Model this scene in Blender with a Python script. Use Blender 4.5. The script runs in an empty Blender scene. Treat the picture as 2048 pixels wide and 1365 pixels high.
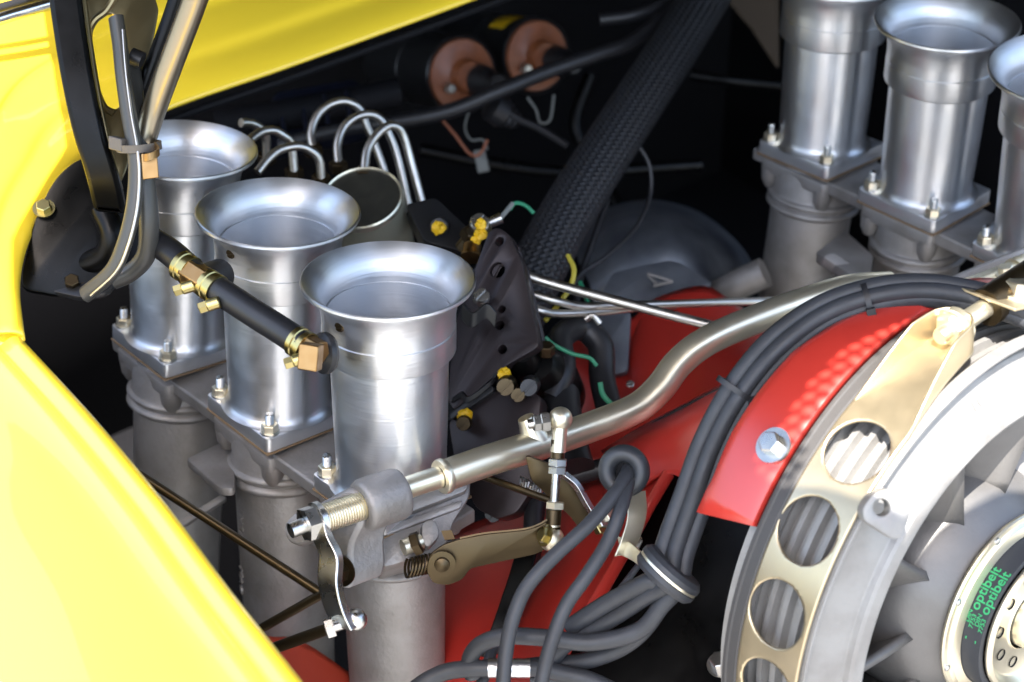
import bpy, bmesh, math, random
import numpy as np
from mathutils import Vector, Matrix
random.seed(4)
# ------------------------------------------------------------------ camera, light
PX_F = 3440.0; PIT = math.radians(33); SN, CS = math.sin(PIT), math.cos(PIT)
scene = bpy.context.scene
COL = scene.collection
cam_d = bpy.data.cameras.new("camera"); cam = bpy.data.objects.new("camera", cam_d); COL.objects.link(cam)
cam.location = (0, 0, 1.5); cam.rotation_euler = (math.radians(90) - PIT, 0, 0)
cam_d.sensor_width = 36; cam_d.lens = 36 * PX_F / 2048; cam_d.clip_start = .02; cam_d.clip_end = 400
cam_d.dof.use_dof = True; cam_d.dof.focus_distance = 1.0; cam_d.dof.aperture_fstop = 7.5
scene.camera = cam
SUN = Vector((-.10, -.45, .89)).normalized()
w = bpy.data.worlds.new("World"); scene.world = w; w.use_nodes = True
nt = w.node_tree; sky = nt.nodes.new("ShaderNodeTexSky"); sky.sky_type = 'NISHITA'; sky.sun_disc = False
sky.sun_elevation = math.asin(SUN.z); sky.sun_rotation = math.atan2(SUN.x, SUN.y)
sky.air_density = 1.2; sky.dust_density = 3.0
nt.links.new(sky.outputs[0], nt.nodes['Background'].inputs[0]); nt.nodes['Background'].inputs[1].default_value = .15
sl = bpy.data.lights.new("sun", 'SUN'); sl.energy = 5; sl.angle = math.radians(.38); sl.color = (1, .95, .88)
so = bpy.data.objects.new("sun", sl); COL.objects.link(so); so.rotation_euler = SUN.to_track_quat('Z', 'Y').to_euler()
scene.view_settings.view_transform = 'Standard'; scene.view_settings.look = 'None'
scene.view_settings.exposure = 2.05; scene.view_settings.gamma = 1
try: scene.cycles.use_denoising = True
except Exception: pass

# ------------------------------------------------------------------ geometry helpers
def P(px, py, d):
    x = (px - 1024) / PX_F * d; u = (682.5 - py) / PX_F * d
    return Vector((x, d * CS + u * SN, 1.5 + u * CS - d * SN))
def dz(py, z): return (1.5 - z) / (SN - (682.5 - py) / PX_F * CS)
def PZ(px, py, z): return P(px, py, dz(py, z))
def IV(a, b, c): return Vector((a, b * SN - c * CS, b * CS + c * SN)).normalized()   # right, up, towards the lens
CAM = Vector((0, 0, 1.5))
def RP(px, py, o, n):
    r = P(px, py, 1.0) - CAM; t = (o - CAM).dot(n) / r.dot(n); return CAM + r * t
FWD = Vector((-.6, .8, 0)); RGT = Vector((.8, .6, 0))

class G:
    def __init__(s): s.v = []; s.f = []; s.uv = {}; s.m = []
    def add(s, vs, fs, uvs=None, mi=0):
        b = len(s.v); s.v += [Vector(q) for q in vs]
        for i, f in enumerate(fs):
            s.f.append(tuple(b + k for k in f)); s.m.append(mi)
            if uvs: s.uv[len(s.f) - 1] = uvs[i]
        return s
    def lathe(s, o, ax, prof, seg=48, ref=None, a0=0, a1=None, mi=0, phase=0):
        ax = Vector(ax).normalized(); ref = ref or (Vector((0, 0, 1)) if abs(ax.z) < .9 else Vector((1, 0, 0)))
        U = (ref - ax * ref.dot(ax)).normalized(); W = ax.cross(U)
        full = a1 is None; a1 = a0 + 2 * math.pi if full else a1; n = seg if full else seg + 1
        vs = []; fs = []; uvs = []
        for r, h in prof:
            for k in range(n):
                a = a0 + (a1 - a0) * k / seg + phase
                vs.append(o + ax * h + (U * math.cos(a) + W * math.sin(a)) * max(r, 1e-6))
        for i in range(len(prof) - 1):
            for k in range(seg):
                k2 = (k + 1) % n if full else k + 1
                fs.append((i * n + k, i * n + k2, (i + 1) * n + k2, (i + 1) * n + k))
                rr = max(prof[i][0], .001)
                uvs.append([(k / seg * (a1 - a0) * rr, prof[i][1]), ((k + 1) / seg * (a1 - a0) * rr, prof[i][1]), ((k + 1) / seg * (a1 - a0) * rr, prof[i + 1][1]), (k / seg * (a1 - a0) * rr, prof[i + 1][1])])
        return s.add(vs, fs, uvs, mi)
    def hexa(s, o, ax, r, h, hole=0, mi=0, ref=None):
        c = r * .10
        return s.lathe(o, ax, [(hole, 0), (r, 0), (r, h - c), (r * .88, h), (hole, h)], 6, ref, mi=mi)
    def tube(s, pts, r, seg=14, sub=8, caps=True, mi=0, flat=1.0):
        P_ = smooth(pts, sub) if sub > 1 else [Vector(p) for p in pts]
        n = len(P_); rad = r if callable(r) else (lambda t: r)
        T = []
        for i in range(n):
            a = P_[max(i - 1, 0)]; b = P_[min(i + 1, n - 1)]; T.append((b - a).normalized())
        U = T[0].orthogonal().normalized(); vs = []; L = 0; fs = []; uvs = []; Ls = []
        for i in range(n):
            U = (U - T[i] * U.dot(T[i])).normalized(); W = T[i].cross(U)
            if i: L += (P_[i] - P_[i - 1]).length
            Ls.append(L); q = rad(i / (n - 1))
            for k in range(seg):
                a = 2 * math.pi * k / seg; vs.append(P_[i] + (U * math.cos(a) * flat + W * math.sin(a)) * q)
        for i in range(n - 1):
            for k in range(seg):
                k2 = (k + 1) % seg
                fs.append((i * seg + k, i * seg + k2, (i + 1) * seg + k2, (i + 1) * seg + k))
                uvs.append([(k / seg, Ls[i]), ((k + 1) / seg, Ls[i]), ((k + 1) / seg, Ls[i + 1]), (k / seg, Ls[i + 1])])
        if caps:
            fs.append(tuple(reversed(range(seg)))); uvs.append([(0, 0)] * seg)
            fs.append(tuple(range((n - 1) * seg, n * seg))); uvs.append([(0, 0)] * seg)
        return s.add(vs, fs, uvs, mi)
    def ribbon(s, pts, wv, th, sub=6, mi=0):        # flat strip: wv(t) = vector across the width
        P_ = smooth(pts, sub); n = len(P_); vs = []; fs = []
        for i in range(n):
            T = (P_[min(i + 1, n - 1)] - P_[max(i - 1, 0)]).normalized()
            W = wv(i / (n - 1)) if callable(wv) else Vector(wv)
            N = T.cross(W).normalized() * th / 2
            vs += [P_[i] - W / 2 - N, P_[i] + W / 2 - N, P_[i] + W / 2 + N, P_[i] - W / 2 + N]
        for i in range(n - 1):
            for k in range(4):
                fs.append((i * 4 + k, i * 4 + (k + 1) % 4, i * 4 + 4 + (k + 1) % 4, i * 4 + 4 + k))
        fs.append((3, 2, 1, 0)); fs.append(tuple(range(n * 4 - 4, n * 4)))
        return s.add(vs, fs, None, mi)
    def prism(s, pts, off, mi=0):                   # polygon (world points) swept by a vector
        n = len(pts); off = Vector(off); vs = [Vector(p) for p in pts] + [Vector(p) + off for p in pts]
        fs = [tuple(reversed(range(n))), tuple(range(n, 2 * n))] + [(i, (i + 1) % n, n + (i + 1) % n, n + i) for i in range(n)]
        return s.add(vs, fs, None, mi)
    def ball(s, o, r, sc=(1, 1, 1), seg=20, ax=(0, 0, 1), mi=0):
        n = seg // 2; return s.lathe(o, ax, [(r * math.sin(math.pi * i / n), -r * math.cos(math.pi * i / n)) for i in range(n + 1)], seg, mi=mi)
def smooth(pts, sub):
    pts = [Vector(p) for p in pts]; out = []
    if len(pts) == 2: return [pts[0].lerp(pts[1], i / sub) for i in range(sub + 1)]
    e = [pts[0] * 2 - pts[1]] + pts + [pts[-1] * 2 - pts[-2]]
    for i in range(1, len(e) - 2):
        p0, p1, p2, p3 = e[i - 1:i + 3]
        for k in range(sub):
            t = k / sub
            out.append(.5 * ((2 * p1) + (p2 - p0) * t + (2 * p0 - 5 * p1 + 4 * p2 - p3) * t * t + (3 * p1 - p0 - 3 * p2 + p3) * t ** 3))
    out.append(pts[-1]); return out
def pts(L): return [P(*p) for p in L]

def empty(name, loc):
    o = bpy.data.objects.new(name, None); o.empty_display_size = .02; o.location = loc; COL.objects.link(o); return o
def tag(o, label=None, cat=None, group=None, kind=None):
    if label: o['label'] = label
    if cat: o['category'] = cat
    if group: o['group'] = group
    if kind: o['kind'] = kind
    return o
def wloc(o):
    v = Vector(o.location)
    while o.parent: o = o.parent; v += Vector(o.location)
    return v
def mk(name, g, mat, parent=None, bev=0, ang=35, solid=0, sub=0, label=None):
    mats = mat if isinstance(mat, list) else [mat]
    lo = Vector([min(v[i] for v in g.v) for i in range(3)]); hi = Vector([max(v[i] for v in g.v) for i in range(3)])
    org = (lo + hi) / 2
    me = bpy.data.meshes.new(name); me.from_pydata([v - org for v in g.v], [], g.f)
    for m in mats: me.materials.append(m)
    if len(mats) > 1: me.polygons.foreach_set('material_index', g.m)
    if g.uv:
        ul = me.uv_layers.new(name='UVMap')
        for p in me.polygons:
            u = g.uv.get(p.index)
            if u:
                for li, q in zip(p.loop_indices, u): ul.data[li].uv = q
    bm = bmesh.new(); bm.from_mesh(me)
    bmesh.ops.remove_doubles(bm, verts=bm.verts, dist=2e-6)
    bmesh.ops.dissolve_degenerate(bm, edges=bm.edges, dist=1e-6)
    bmesh.ops.recalc_face_normals(bm, faces=bm.faces); bm.to_mesh(me); bm.free()
    me.shade_smooth(); me.set_sharp_from_angle(angle=math.radians(ang))
    o = bpy.data.objects.new(name, me); COL.objects.link(o)
    if parent: o.parent = parent; o.location = org - wloc(parent)
    else: o.location = org
    if solid:
        m = o.modifiers.new('t', 'SOLIDIFY'); m.thickness = solid; m.offset = 0
    if bev:
        m = o.modifiers.new('b', 'BEVEL'); m.width = bev; m.segments = 2; m.limit_method = 'ANGLE'; m.angle_limit = math.radians(40)
    if label: o['label'] = label
    return o
def plate(name, outline, holes, th, mat, parent=None, bev=.0006, o=None, n=None, smoothed=False, solid_back=True, label=None):
    """outline / holes: world points lying (nearly) in one plane of normal n; a hole may be (centre, radius)"""
    n = Vector(n).normalized(); U = n.orthogonal().normalized(); W = n.cross(U); o = o or outline[0]
    cd = bpy.data.curves.new(name, 'CURVE'); cd.dimensions = '2D'; cd.fill_mode = 'BOTH'
    cd.extrude = max(th / 2 - bev, 1e-5); cd.bevel_depth = bev; cd.bevel_resolution = 1; cd.offset = -bev
    def spl(q):
        sp = cd.splines.new('POLY'); sp.points.add(len(q) - 1); sp.use_cyclic_u = True
        for k, p in enumerate(q): sp.points[k].co = ((p - o).dot(U), (p - o).dot(W), 0, 1)
    ol = outline
    if smoothed:
        c = list(outline); c = c[-2:] + c + c[:2]; s_ = smooth(c, 6); ol = s_[12:-12][:len(outline) * 6]
    else: ol = roundpoly(outline, min(.004, th))
    spl(ol)
    for h in holes:
        if isinstance(h, tuple): spl([h[0] + (U * math.cos(a) + W * math.sin(a)) * h[1] for a in np.linspace(0, 2 * math.pi, 28, endpoint=False)])
        else: spl(roundpoly(h, .003))
    tmp = bpy.data.objects.new('tmp', cd); COL.objects.link(tmp)
    dg = bpy.context.evaluated_depsgraph_get(); dg.update()
    me = bpy.data.meshes.new_from_object(tmp.evaluated_get(dg)); bpy.data.objects.remove(tmp); bpy.data.curves.remove(cd)
    g = G(); g.add([o + U * v.co.x + W * v.co.y + n * v.co.z for v in me.vertices], [tuple(p.vertices) for p in me.polygons])
    bpy.data.meshes.remove(me)
    return mk(name, g, mat, parent, ang=30, label=label)
def roundpoly(q, r, k=4):
    out = []; n = len(q)
    for i in range(n):
        a, b, c = q[i - 1], q[i], q[(i + 1) % n]
        la, lc = (a - b).length, (c - b).length; rr = min(r, la * .45, lc * .45)
        p0 = b + (a - b).normalized() * rr; p2 = b + (c - b).normalized() * rr
        for j in range(k + 1):
            t = j / k; out.append(p0 * (1 - t) ** 2 + b * 2 * t * (1 - t) + p2 * t * t)
    return out
def PL(L, d, n):         # pixel outline on the plane through the first point at depth d
    o = P(L[0][0], L[0][1], d); return [RP(a, b, o, Vector(n).normalized()) for a, b in L]
def grid(rows, su=6, sv=6):
    R = [smooth([P(*p) if len(p) == 3 and not isinstance(p, Vector) else p for p in r], su) for r in rows]
    C_ = [smooth([r[k] for r in R], sv) for k in range(len(R[0]))]
    nu, nv = len(C_), len(C_[0]); g = G(); vs = [C_[i][j] for i in range(nu) for j in range(nv)]
    fs = [(i * nv + j, i * nv + j + 1, (i + 1) * nv + j + 1, (i + 1) * nv + j) for i in range(nu - 1) for j in range(nv - 1)]
    uv = [[(i / nu, j / nv), (i / nu, (j + 1) / nv), ((i + 1) / nu, (j + 1) / nv), ((i + 1) / nu, j / nv)] for i in range(nu - 1) for j in range(nv - 1)]
    return g.add(vs, fs, uv)

# ------------------------------------------------------------------ materials
def mat(name, col, rough=.5, metal=0., coat=0., bump=None, var=None, aniso=0., rvar=None, spec=None, sheen=0, scr=None, coat_r=.05):
    m = bpy.data.materials.new(name); m.use_nodes = True; t = m.node_tree; b = t.nodes['Principled BSDF']; N = t.nodes.new; Lk = t.links.new
    b.inputs['Base Color'].default_value = (*col, 1); b.inputs['Roughness'].default_value = rough; b.inputs['Metallic'].default_value = metal
    if coat: b.inputs['Coat Weight'].default_value = coat; b.inputs['Coat Roughness'].default_value = coat_r
    if spec is not None: b.inputs['Specular IOR Level'].default_value = spec
    tc = N('ShaderNodeTexCoord')
    def noise(sc, det=4, stretch=None):
        n = N('ShaderNodeTexNoise'); n.inputs['Scale'].default_value = sc; n.inputs['Detail'].default_value = det
        if stretch:
            mp = N('ShaderNodeMapping'); mp.inputs['Scale'].default_value = stretch; Lk(tc.outputs['Object'], mp.inputs[0]); Lk(mp.outputs[0], n.inputs['Vector'])
        else: Lk(tc.outputs['Object'], n.inputs['Vector'])
        return n
    if var:       # (scale, second colour, contrast low, high)
        n = noise(var[0], 6); r = N('ShaderNodeValToRGB'); r.color_ramp.elements[0].position = var[2]; r.color_ramp.elements[1].position = var[3]
        r.color_ramp.elements[0].color = (*col, 1); r.color_ramp.elements[1].color = (*var[1], 1)
        Lk(n.outputs[0], r.inputs[0]); Lk(r.outputs[0], b.inputs['Base Color'])
    if rvar:      # (scale, low, high)
        n = noise(rvar[0], 5); r = N('ShaderNodeMapRange'); r.inputs[3].default_value = rvar[1]; r.inputs[4].default_value = rvar[2]
        r.inputs[1].default_value = .3; r.inputs[2].default_value = .7
        Lk(n.outputs[0], r.inputs[0]); Lk(r.outputs[0], b.inputs['Roughness'])
    if bump or scr:
        bp = N('ShaderNodeBump'); src = noise(bump[0] if bump else scr[0], 3, scr[1] if scr else None)
        bp.inputs['Strength'].default_value = (bump or (0, scr[2] if scr else .1))[1]; bp.inputs['Distance'].default_value = .0004
        Lk(src.outputs[0], bp.inputs['Height']); Lk(bp.outputs[0], b.inputs['Normal'])
    if aniso:
        b.inputs['Anisotropic'].default_value = aniso
        tg = N('ShaderNodeTangent'); tg.direction_type = 'RADIAL'; tg.axis = 'Z'; b.inputs['Anisotropic Rotation'].default_value = .25; Lk(tg.outputs[0], b.inputs['Tangent'])
    return m
M = {}
M['alu'] = mat('turned_aluminium', (.72, .725, .74), .36, .96, aniso=.78, var=(22, (.70, .705, .715), .35, .75), rvar=(60, .32, .42), scr=(60, (.25, .25, 12), .42))
M['alu_in'] = mat('bored_aluminium', (.68, .70, .73), .38, .9, aniso=.75, scr=(60, (.4, .4, 12), .35), rvar=(50, .34, .5))
M['mill'] = mat('milled_aluminium', (.70, .71, .73), .42, .85, scr=(80, (4, 20, 1), .1), rvar=(90, .28, .42))
M['cast'] = mat('cast_aluminium', (.30, .287, .277), .52, .55, bump=(380, .9), var=(28, (.17, .155, .14), .4, .75))
M['canm'] = mat('can_plating', (.42, .40, .30), .42, .6)
M['navy'] = mat('navy_plastic', (.006, .008, .018), .4, bump=(300, .1))
M['castshade'] = mat('cast_recess_shade', (.22, .21, .205), .55, .5, bump=(650, .5))  # darker cast tone carrying the shade of the bracket pocket
M['castblue'] = mat('engine_casting', (.16, .175, .20), .5, .5, bump=(900, .4), var=(30, (.08, .09, .11), .4, .7))
M['fan'] = mat('fan_casting', (.27, .265, .255), .50, .35, bump=(420, .7), var=(60, (.21, .20, .19), .4, .75))
M['fanblade'] = mat('blade_casting', (.155, .15, .145), .40, .4, bump=(500, .25), var=(30, (.11, .105, .10), .35, .75))
M['gold'] = mat('yellow_zinc', (.86, .78, .57), .32, .88, var=(18, (.76, .70, .56), .3, .75), bump=(500, .04), rvar=(60, .28, .36))
M['golddark'] = mat('olive_zinc', (.085, .062, .032), .34, .85, var=(25, (.055, .038, .02), .3, .75))
M['strap'] = mat('iridescent_zinc', (.64, .53, .34), .30, .88, var=(20, (.48, .40, .28), .3, .75), bump=(400, .05), rvar=(60, .32, .42))
M['zinc'] = mat('bright_zinc', (.58, .575, .55), .28, 1, rvar=(90, .22, .36))
M['steel'] = mat('dull_steel_line', (.50, .48, .44), .34, 1, rvar=(120, .28, .42), bump=(500, .05))
M['brass'] = mat('brass', (.33, .20, .085), .38, 1, rvar=(200, .3, .5))
M['brassy'] = mat('clamp_zinc', (.46, .39, .17), .3, 1)
M['rubber'] = mat('grey_rubber', (.038, .040, .046), .5, 0, bump=(500, .3), var=(60, (.027, .028, .031), .35, .75), spec=.4, rvar=(80, .38, .55))
M['edge'] = mat('edging', (.05, .047, .045), .6, bump=(500, .3))
M['grom'] = mat('grommet_rubber', (.026, .028, .032), .42, bump=(900, .1))
M['blackrub'] = mat('black_rubber', (.014, .014, .016), .42, bump=(700, .12))
M['black'] = mat('black_paint', (.002, .002, .002), .32, 0, bump=(400, .10), spec=.18, rvar=(60, .25, .42))
M['strut'] = mat('strut_metal', (.30, .26, .19), .30, .95)
M['hinge'] = mat('hinge_yellow_reflection', (.26, .21, .11), .30, .9, bump=(500, .05))  # yellow bodywork reflection put into the colour of a black gloss hinge
M['cablegrey'] = mat('grey_cable', (.06, .058, .053), .38, .3)
M['satin'] = mat('satin_black_paint', (.018, .018, .019), .34, .2, bump=(500, .06))
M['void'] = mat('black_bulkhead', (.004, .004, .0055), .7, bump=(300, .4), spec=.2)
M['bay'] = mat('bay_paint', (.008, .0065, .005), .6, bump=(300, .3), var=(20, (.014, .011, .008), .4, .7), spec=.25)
M['pump'] = mat('anodised_dark', (.035, .026, .027), .36, .4, bump=(600, .12), var=(40, (.026, .02, .02), .4, .7))
M['red'] = mat('red_shroud', (.52, .034, .022), .36, 0, coat=1, bump=(250, .08), var=(14, (.43, .026, .018), .4, .7), coat_r=.28)
M['orange'] = mat('orange_primer_red', (.42, .045, .02), .5, bump=(300, .1))
M['yellow'] = mat('yellow_body_paint', (.97, .685, .038), .35, 0, coat=1, coat_r=.02, var=(3, (.96, .67, .036), .4, .7))
M['chrome'] = mat('chrome', (.75, .76, .78), .12, 1)
M['bakelite'] = mat('brown_bakelite', (.24, .075, .028), .45, coat=.1, bump=(200, .08), var=(90, (.17, .055, .022), .4, .7))
M['ypaint'] = mat('yellow_marking_paint', (.80, .48, .01), .5, bump=(900, .4))
M['green'] = mat('green_wire', (.02, .20, .10), .45)
M['ywire'] = mat('yellow_wire', (.50, .42, .05), .45)
M['owire'] = mat('brown_wire', (.30, .10, .05), .5)
M['gwire'] = mat('grey_wire', (.16, .17, .16), .5)
M['belt'] = mat('belt_rubber', (.035, .038, .045), .55, bump=(900, .2))
M['print'] = mat('green_print', (.04, .42, .15), .6)
M['foil'] = mat('foil_tape', (.75, .76, .78), .28, 1, bump=(350, .9))
M['gasket'] = mat('gasket_paper', (.20, .13, .07), .8)
M['capdark'] = mat('dark_cap', (.020, .019, .014), .5, bump=(300, .15), var=(120, (.03, .028, .02), .4, .7))
M['tie'] = mat('cable_tie', (.10, .085, .07), .45)
M['concrete'] = mat('light_concrete', (.25, .245, .235), .9, bump=(20, .2), var=(2, (.20, .195, .19), .4, .7))
M['seat'] = mat('brown_felt', (.05, .035, .022), .9, bump=(300, .5))
def braid_mat():
    m = bpy.data.materials.new('braided_sleeve'); m.use_nodes = True; t = m.node_tree; b = t.nodes['Principled BSDF']; N = t.nodes.new; Lk = t.links.new
    uv = N('ShaderNodeUVMap'); sp = N('ShaderNodeSeparateXYZ'); Lk(uv.outputs[0], sp.inputs[0])
    def mth(op, a, b_=None):
        n = N('ShaderNodeMath'); n.operation = op
        for i, q in enumerate((a, b_)):
            if q is None: continue
            if isinstance(q, (int, float)): n.inputs[i].default_value = q
            else: Lk(q, n.inputs[i])
        return n.outputs[0]
    # two opposed helical families of strands, woven over and under
    u = mth('MULTIPLY', sp.outputs[0], 24.0); v = mth('MULTIPLY', sp.outputs[1], 190.0)
    a = mth('SINE', mth('MULTIPLY', mth('ADD', u, v), math.pi)); c = mth('SINE', mth('MULTIPLY', mth('SUBTRACT', u, v), math.pi))
    chk = mth('MULTIPLY', a, c); A = mth('ABSOLUTE', a); C_ = mth('ABSOLUTE', c)
    up = mth('GREATER_THAN', chk, 0.0)
    fine = mth('ADD', mth('MULTIPLY', A, up), mth('MULTIPLY', C_, mth('SUBTRACT', 1.0, up)))
    r = N('ShaderNodeValToRGB'); r.color_ramp.elements[0].color = (.006, .006, .007, 1); r.color_ramp.elements[1].color = (.020, .021, .025, 1)
    r.color_ramp.elements[0].position = .15; r.color_ramp.elements[1].position = .8
    Lk(fine, r.inputs[0]); Lk(r.outputs[0], b.inputs['Base Color']); b.inputs['Roughness'].default_value = .5
    bp = N('ShaderNodeBump'); bp.inputs['Distance'].default_value = .0008; bp.inputs['Strength'].default_value = 1; Lk(fine, bp.inputs['Height']); Lk(bp.outputs[0], b.inputs['Normal'])
    return m
M['braid'] = braid_mat()

# ------------------------------------------------------------------ setting: ground, engine bay, bodywork
g = G(); g.add([(-60, -60, 0), (60, -60, 0), (60, 60, 0), (-60, 60, 0)], [(0, 1, 2, 3)])
tag(mk('ground', g, M['concrete']), kind='structure')
def quad(name, a, b, c, d, m, th=.004):
    g = G(); g.add([a, b, c, d], [(0, 1, 2, 3)]); return mk(name, g, m, solid=th)
K0 = P(30, 690, .99)                                    # left rear corner of the bay opening
eF = P(165, 300, 1.13) + FWD * .10                       # forward corner
def lowered(p, z): return Vector((p.x, p.y, z))
bulk0 = eF - RGT * .15; bulk1 = eF + RGT * 1.5
b1 = P(930, 0, 1.38); dirR = (P(930, 0, 1.38) - P(165, 300, 1.2)); dirR.z = 0; dirR.normalize(); bk = P(165, 300, 1.2)
q0 = bk - dirR * .3 + FWD * .28; q1 = bk + dirR * 1.5 + FWD * .28
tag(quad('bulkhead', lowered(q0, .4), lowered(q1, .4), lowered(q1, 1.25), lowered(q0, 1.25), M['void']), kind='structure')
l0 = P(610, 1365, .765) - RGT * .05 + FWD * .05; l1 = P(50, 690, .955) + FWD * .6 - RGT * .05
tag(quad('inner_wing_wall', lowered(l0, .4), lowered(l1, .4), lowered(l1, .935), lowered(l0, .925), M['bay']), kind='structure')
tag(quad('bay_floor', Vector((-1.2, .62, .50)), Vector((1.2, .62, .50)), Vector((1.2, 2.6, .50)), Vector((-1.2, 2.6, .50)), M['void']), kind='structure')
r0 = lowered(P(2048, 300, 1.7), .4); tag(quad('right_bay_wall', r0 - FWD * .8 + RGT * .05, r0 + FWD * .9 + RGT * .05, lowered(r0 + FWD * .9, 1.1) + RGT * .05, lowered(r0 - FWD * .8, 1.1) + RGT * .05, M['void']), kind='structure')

# left rear fender: cross-section swept along its inner edge
fe = empty('rear_fender', P(200, 1100, .85))
tag(fe, 'sunlit yellow rear fender with rolled inner lip, along the lower left', 'fender')
edge = smooth(pts([(44, 676, .955), (190, 835, .905), (330, 1003, .86), (455, 1170, .815), (610, 1368, .765), (760, 1560, .72)]), 8)
prof = [(.006, -.030), (.001, -.012), (0, -.003), (.0025, .0012), (.007, .0022), (.0115, .0004), (.0145, .0003), (.0175, .0030), (.0215, .0042), (.026, .0026), (.034, .0014), (.05, .001), (.085, -.001), (.13, -.008), (.19, -.026), (.26, -.07), (.32, -.15)]
def sweep_edge(E, prof, side):
    g = G(); n = len(E); vs = []; fs = []
    for i, p in enumerate(E):
        T = (E[min(i + 1, n - 1)] - E[max(i - 1, 0)]).normalized(); W = Vector((0, 0, 1)).cross(T).normalized() * side
        N = T.cross(W).normalized(); N = N if N.z > 0 else -N
        for a, h in prof: vs.append(p + W * a + N * h)
    m = len(prof)
    for i in range(n - 1):
        for j in range(m - 1): fs.append((i * m + j, i * m + j + 1, (i + 1) * m + j + 1, (i + 1) * m + j))
    return g.add(vs, fs)
pr = [(0,) * 2] * 0
pp = smooth([Vector((a, h, 0)) for a, h in prof], 4)
mk('panel', sweep_edge(edge, [(v.x, v.y) for v in pp], -1), M['yellow'], fe, ang=60, solid=.0012)

# quarter panel and cowl round the opening
bd = [(46, 672, .957), (36, 560, .99), (58, 466, 1.03), (108, 382, 1.075), (168, 300, 1.125), (320, 217, 1.18), (560, 132, 1.225), (760, 60, 1.265), (930, -2, 1.30), (1150, -85, 1.35)]
B = [P(*p) for p in bd]
out = [(-220, 690, .93), (-230, 480, .99), (-210, 330, 1.06), (-160, 200, 1.12), (-60, 60, 1.2), (150, -40, 1.28), (400, -110, 1.33), (640, -190, 1.38), (820, -250, 1.42), (1040, -330, 1.48)]
O = [P(*p) for p in out]
def blend(t, dzv): return [b.lerp(o, t) + Vector((0, 0, dzv)) for b, o in zip(B, O)]
rows = [[b + Vector((0, 0, -.012)) + (o - b).normalized() * .030 for b, o in zip(B, O)], [b + Vector((0, 0, -.005)) + (o - b).normalized() * .003 for b, o in zip(B, O)], blend(.0, -.001), blend(.035, .0016), blend(.09, .0028),
        blend(.17, .0030), blend(.20, .0042), blend(.24, .0075), blend(.36, .0095), blend(.43, .010), blend(.46, .0115), blend(.50, .0145), blend(.75, .016), blend(1, .012)]
be = empty('body_panel', P(100, 200, 1.15))
tag(be, 'yellow bodywork round the engine opening below the rear window', 'body panel')
mk('panel', grid(rows, 8, 4), M['yellow'], be, ang=60, solid=.0012)
mk('seal', G().tube([b + Vector((0, 0, -.016)) + (o - b).normalized() * .006 for b, o in zip(B[4:], O[4:])], .003, 10, 6), M['void'], be)
te = empty('window_trim', P(60, 20, 1.16)); tag(te, 'chrome strip of the rear window surround in the top left corner', 'trim')
mk('bright_strip', G().tube(pts([(-60, 58, 1.12), (20, 32, 1.135), (90, 12, 1.15), (200, -18, 1.17), (330, -52, 1.2)]), .0046, 16, 6, flat=.8), M['chrome'], te)
mk('glass_seal', G().tube(pts([(-60, 34, 1.13), (20, 10, 1.145), (90, -10, 1.16), (200, -40, 1.18)]), .0030, 12, 6), M['blackrub'], te)

# open engine lid overhead (outside the frame): oversized, its outline, grille hole and mesh cut to cast the wanted shade
LN = Vector((-.10, .45, .89)).normalized(); LO = P(930, 0, 1.42) + Vector((0, .03, .16))
def onlid(px, py, d):
    p = P(px, py, d); t = (LO - p).dot(LN) / SUN.dot(LN); return p + SUN * t
LID_OUT = [onlid(*q) for q in [(44, 560, 1.0), (44, 655, .96), (190, 815, .905), (330, 983, .86), (455, 1150, .815), (610, 1348, .765), (800, 1600, .75), (1500, 1750, .85), (2400, 1500, .95), (2700, 700, 1.1), (2900, -500, 1.9), (1200, -900, 2.1), (150, -500, 1.7), (90, -100, 1.3), (145, 285, 1.13), (88, 368, 1.075), (38, 460, 1.03)]]
HOLE = [onlid(*q) for q in [(1520, 1035, .92), (1500, 900, .91), (1545, 850, .91), (1610, 740, .91), (1700, 655, .92), (1860, 575, .92), (2150, 540, .92), (2300, 620, .88), (2250, 740, .85), (2065, 825, .86), (1905, 945, .86), (1800, 1090, .865), (1725, 1055, .875), (1640, 1012, .885)]]
le = empty('unseen_engine_lid', LO); tag(le, 'raised yellow engine lid above the bay, unseen and shaped to shade it', 'engine lid')
plate('lid_shell', LID_OUT, [HOLE], .004, M['yellow'], le, n=LN, bev=.001)
plate('added_dark_lining', [q - LN * .012 for q in LID_OUT], [[q - LN * .012 for q in HOLE]], .012, M['bay'], le, n=LN, bev=.002)  # dark underside added so the metals and bay pick up no yellow
MESH_POLY = [onlid(*q) for q in [(1480, 1060, .93), (1480, 870, .95), (1590, 760, .96), (1690, 650, .95), (1870, 555, .95), (2250, 500, .95), (2250, 660, .93), (2048, 650, .93), (1880, 640, .92), (1750, 730, .92), (1650, 830, .92), (1590, 930, .92), (1570, 1060, .92)]]
g = G(); U = RGT - LN * RGT.dot(LN); U.normalize(); W = LN.cross(U); hc = sum(HOLE, Vector()) / len(HOLE)
for k in range(-14, 15):
    for (a, b) in ((U, W), (W, U)):
        c = hc + a * k * .0105 - U * .055; g.tube([c - b * .19, c + b * .19], .0021 if a is U else .0017, 6, 1, caps=False)
gr = []
ax_l = hc - U * .055
def inside(p, poly):
    x, y = (p - ax_l).dot(U), (p - ax_l).dot(W); c = False; n = len(poly)
    for i in range(n):
        x1, y1 = (poly[i] - ax_l).dot(U), (poly[i] - ax_l).dot(W); x2, y2 = (poly[i - 1] - ax_l).dot(U), (poly[i - 1] - ax_l).dot(W)
        if (y1 > y) != (y2 > y) and x < (x2 - x1) * (y - y1) / (y2 - y1) + x1: c = not c
    return c
g = G()
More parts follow.
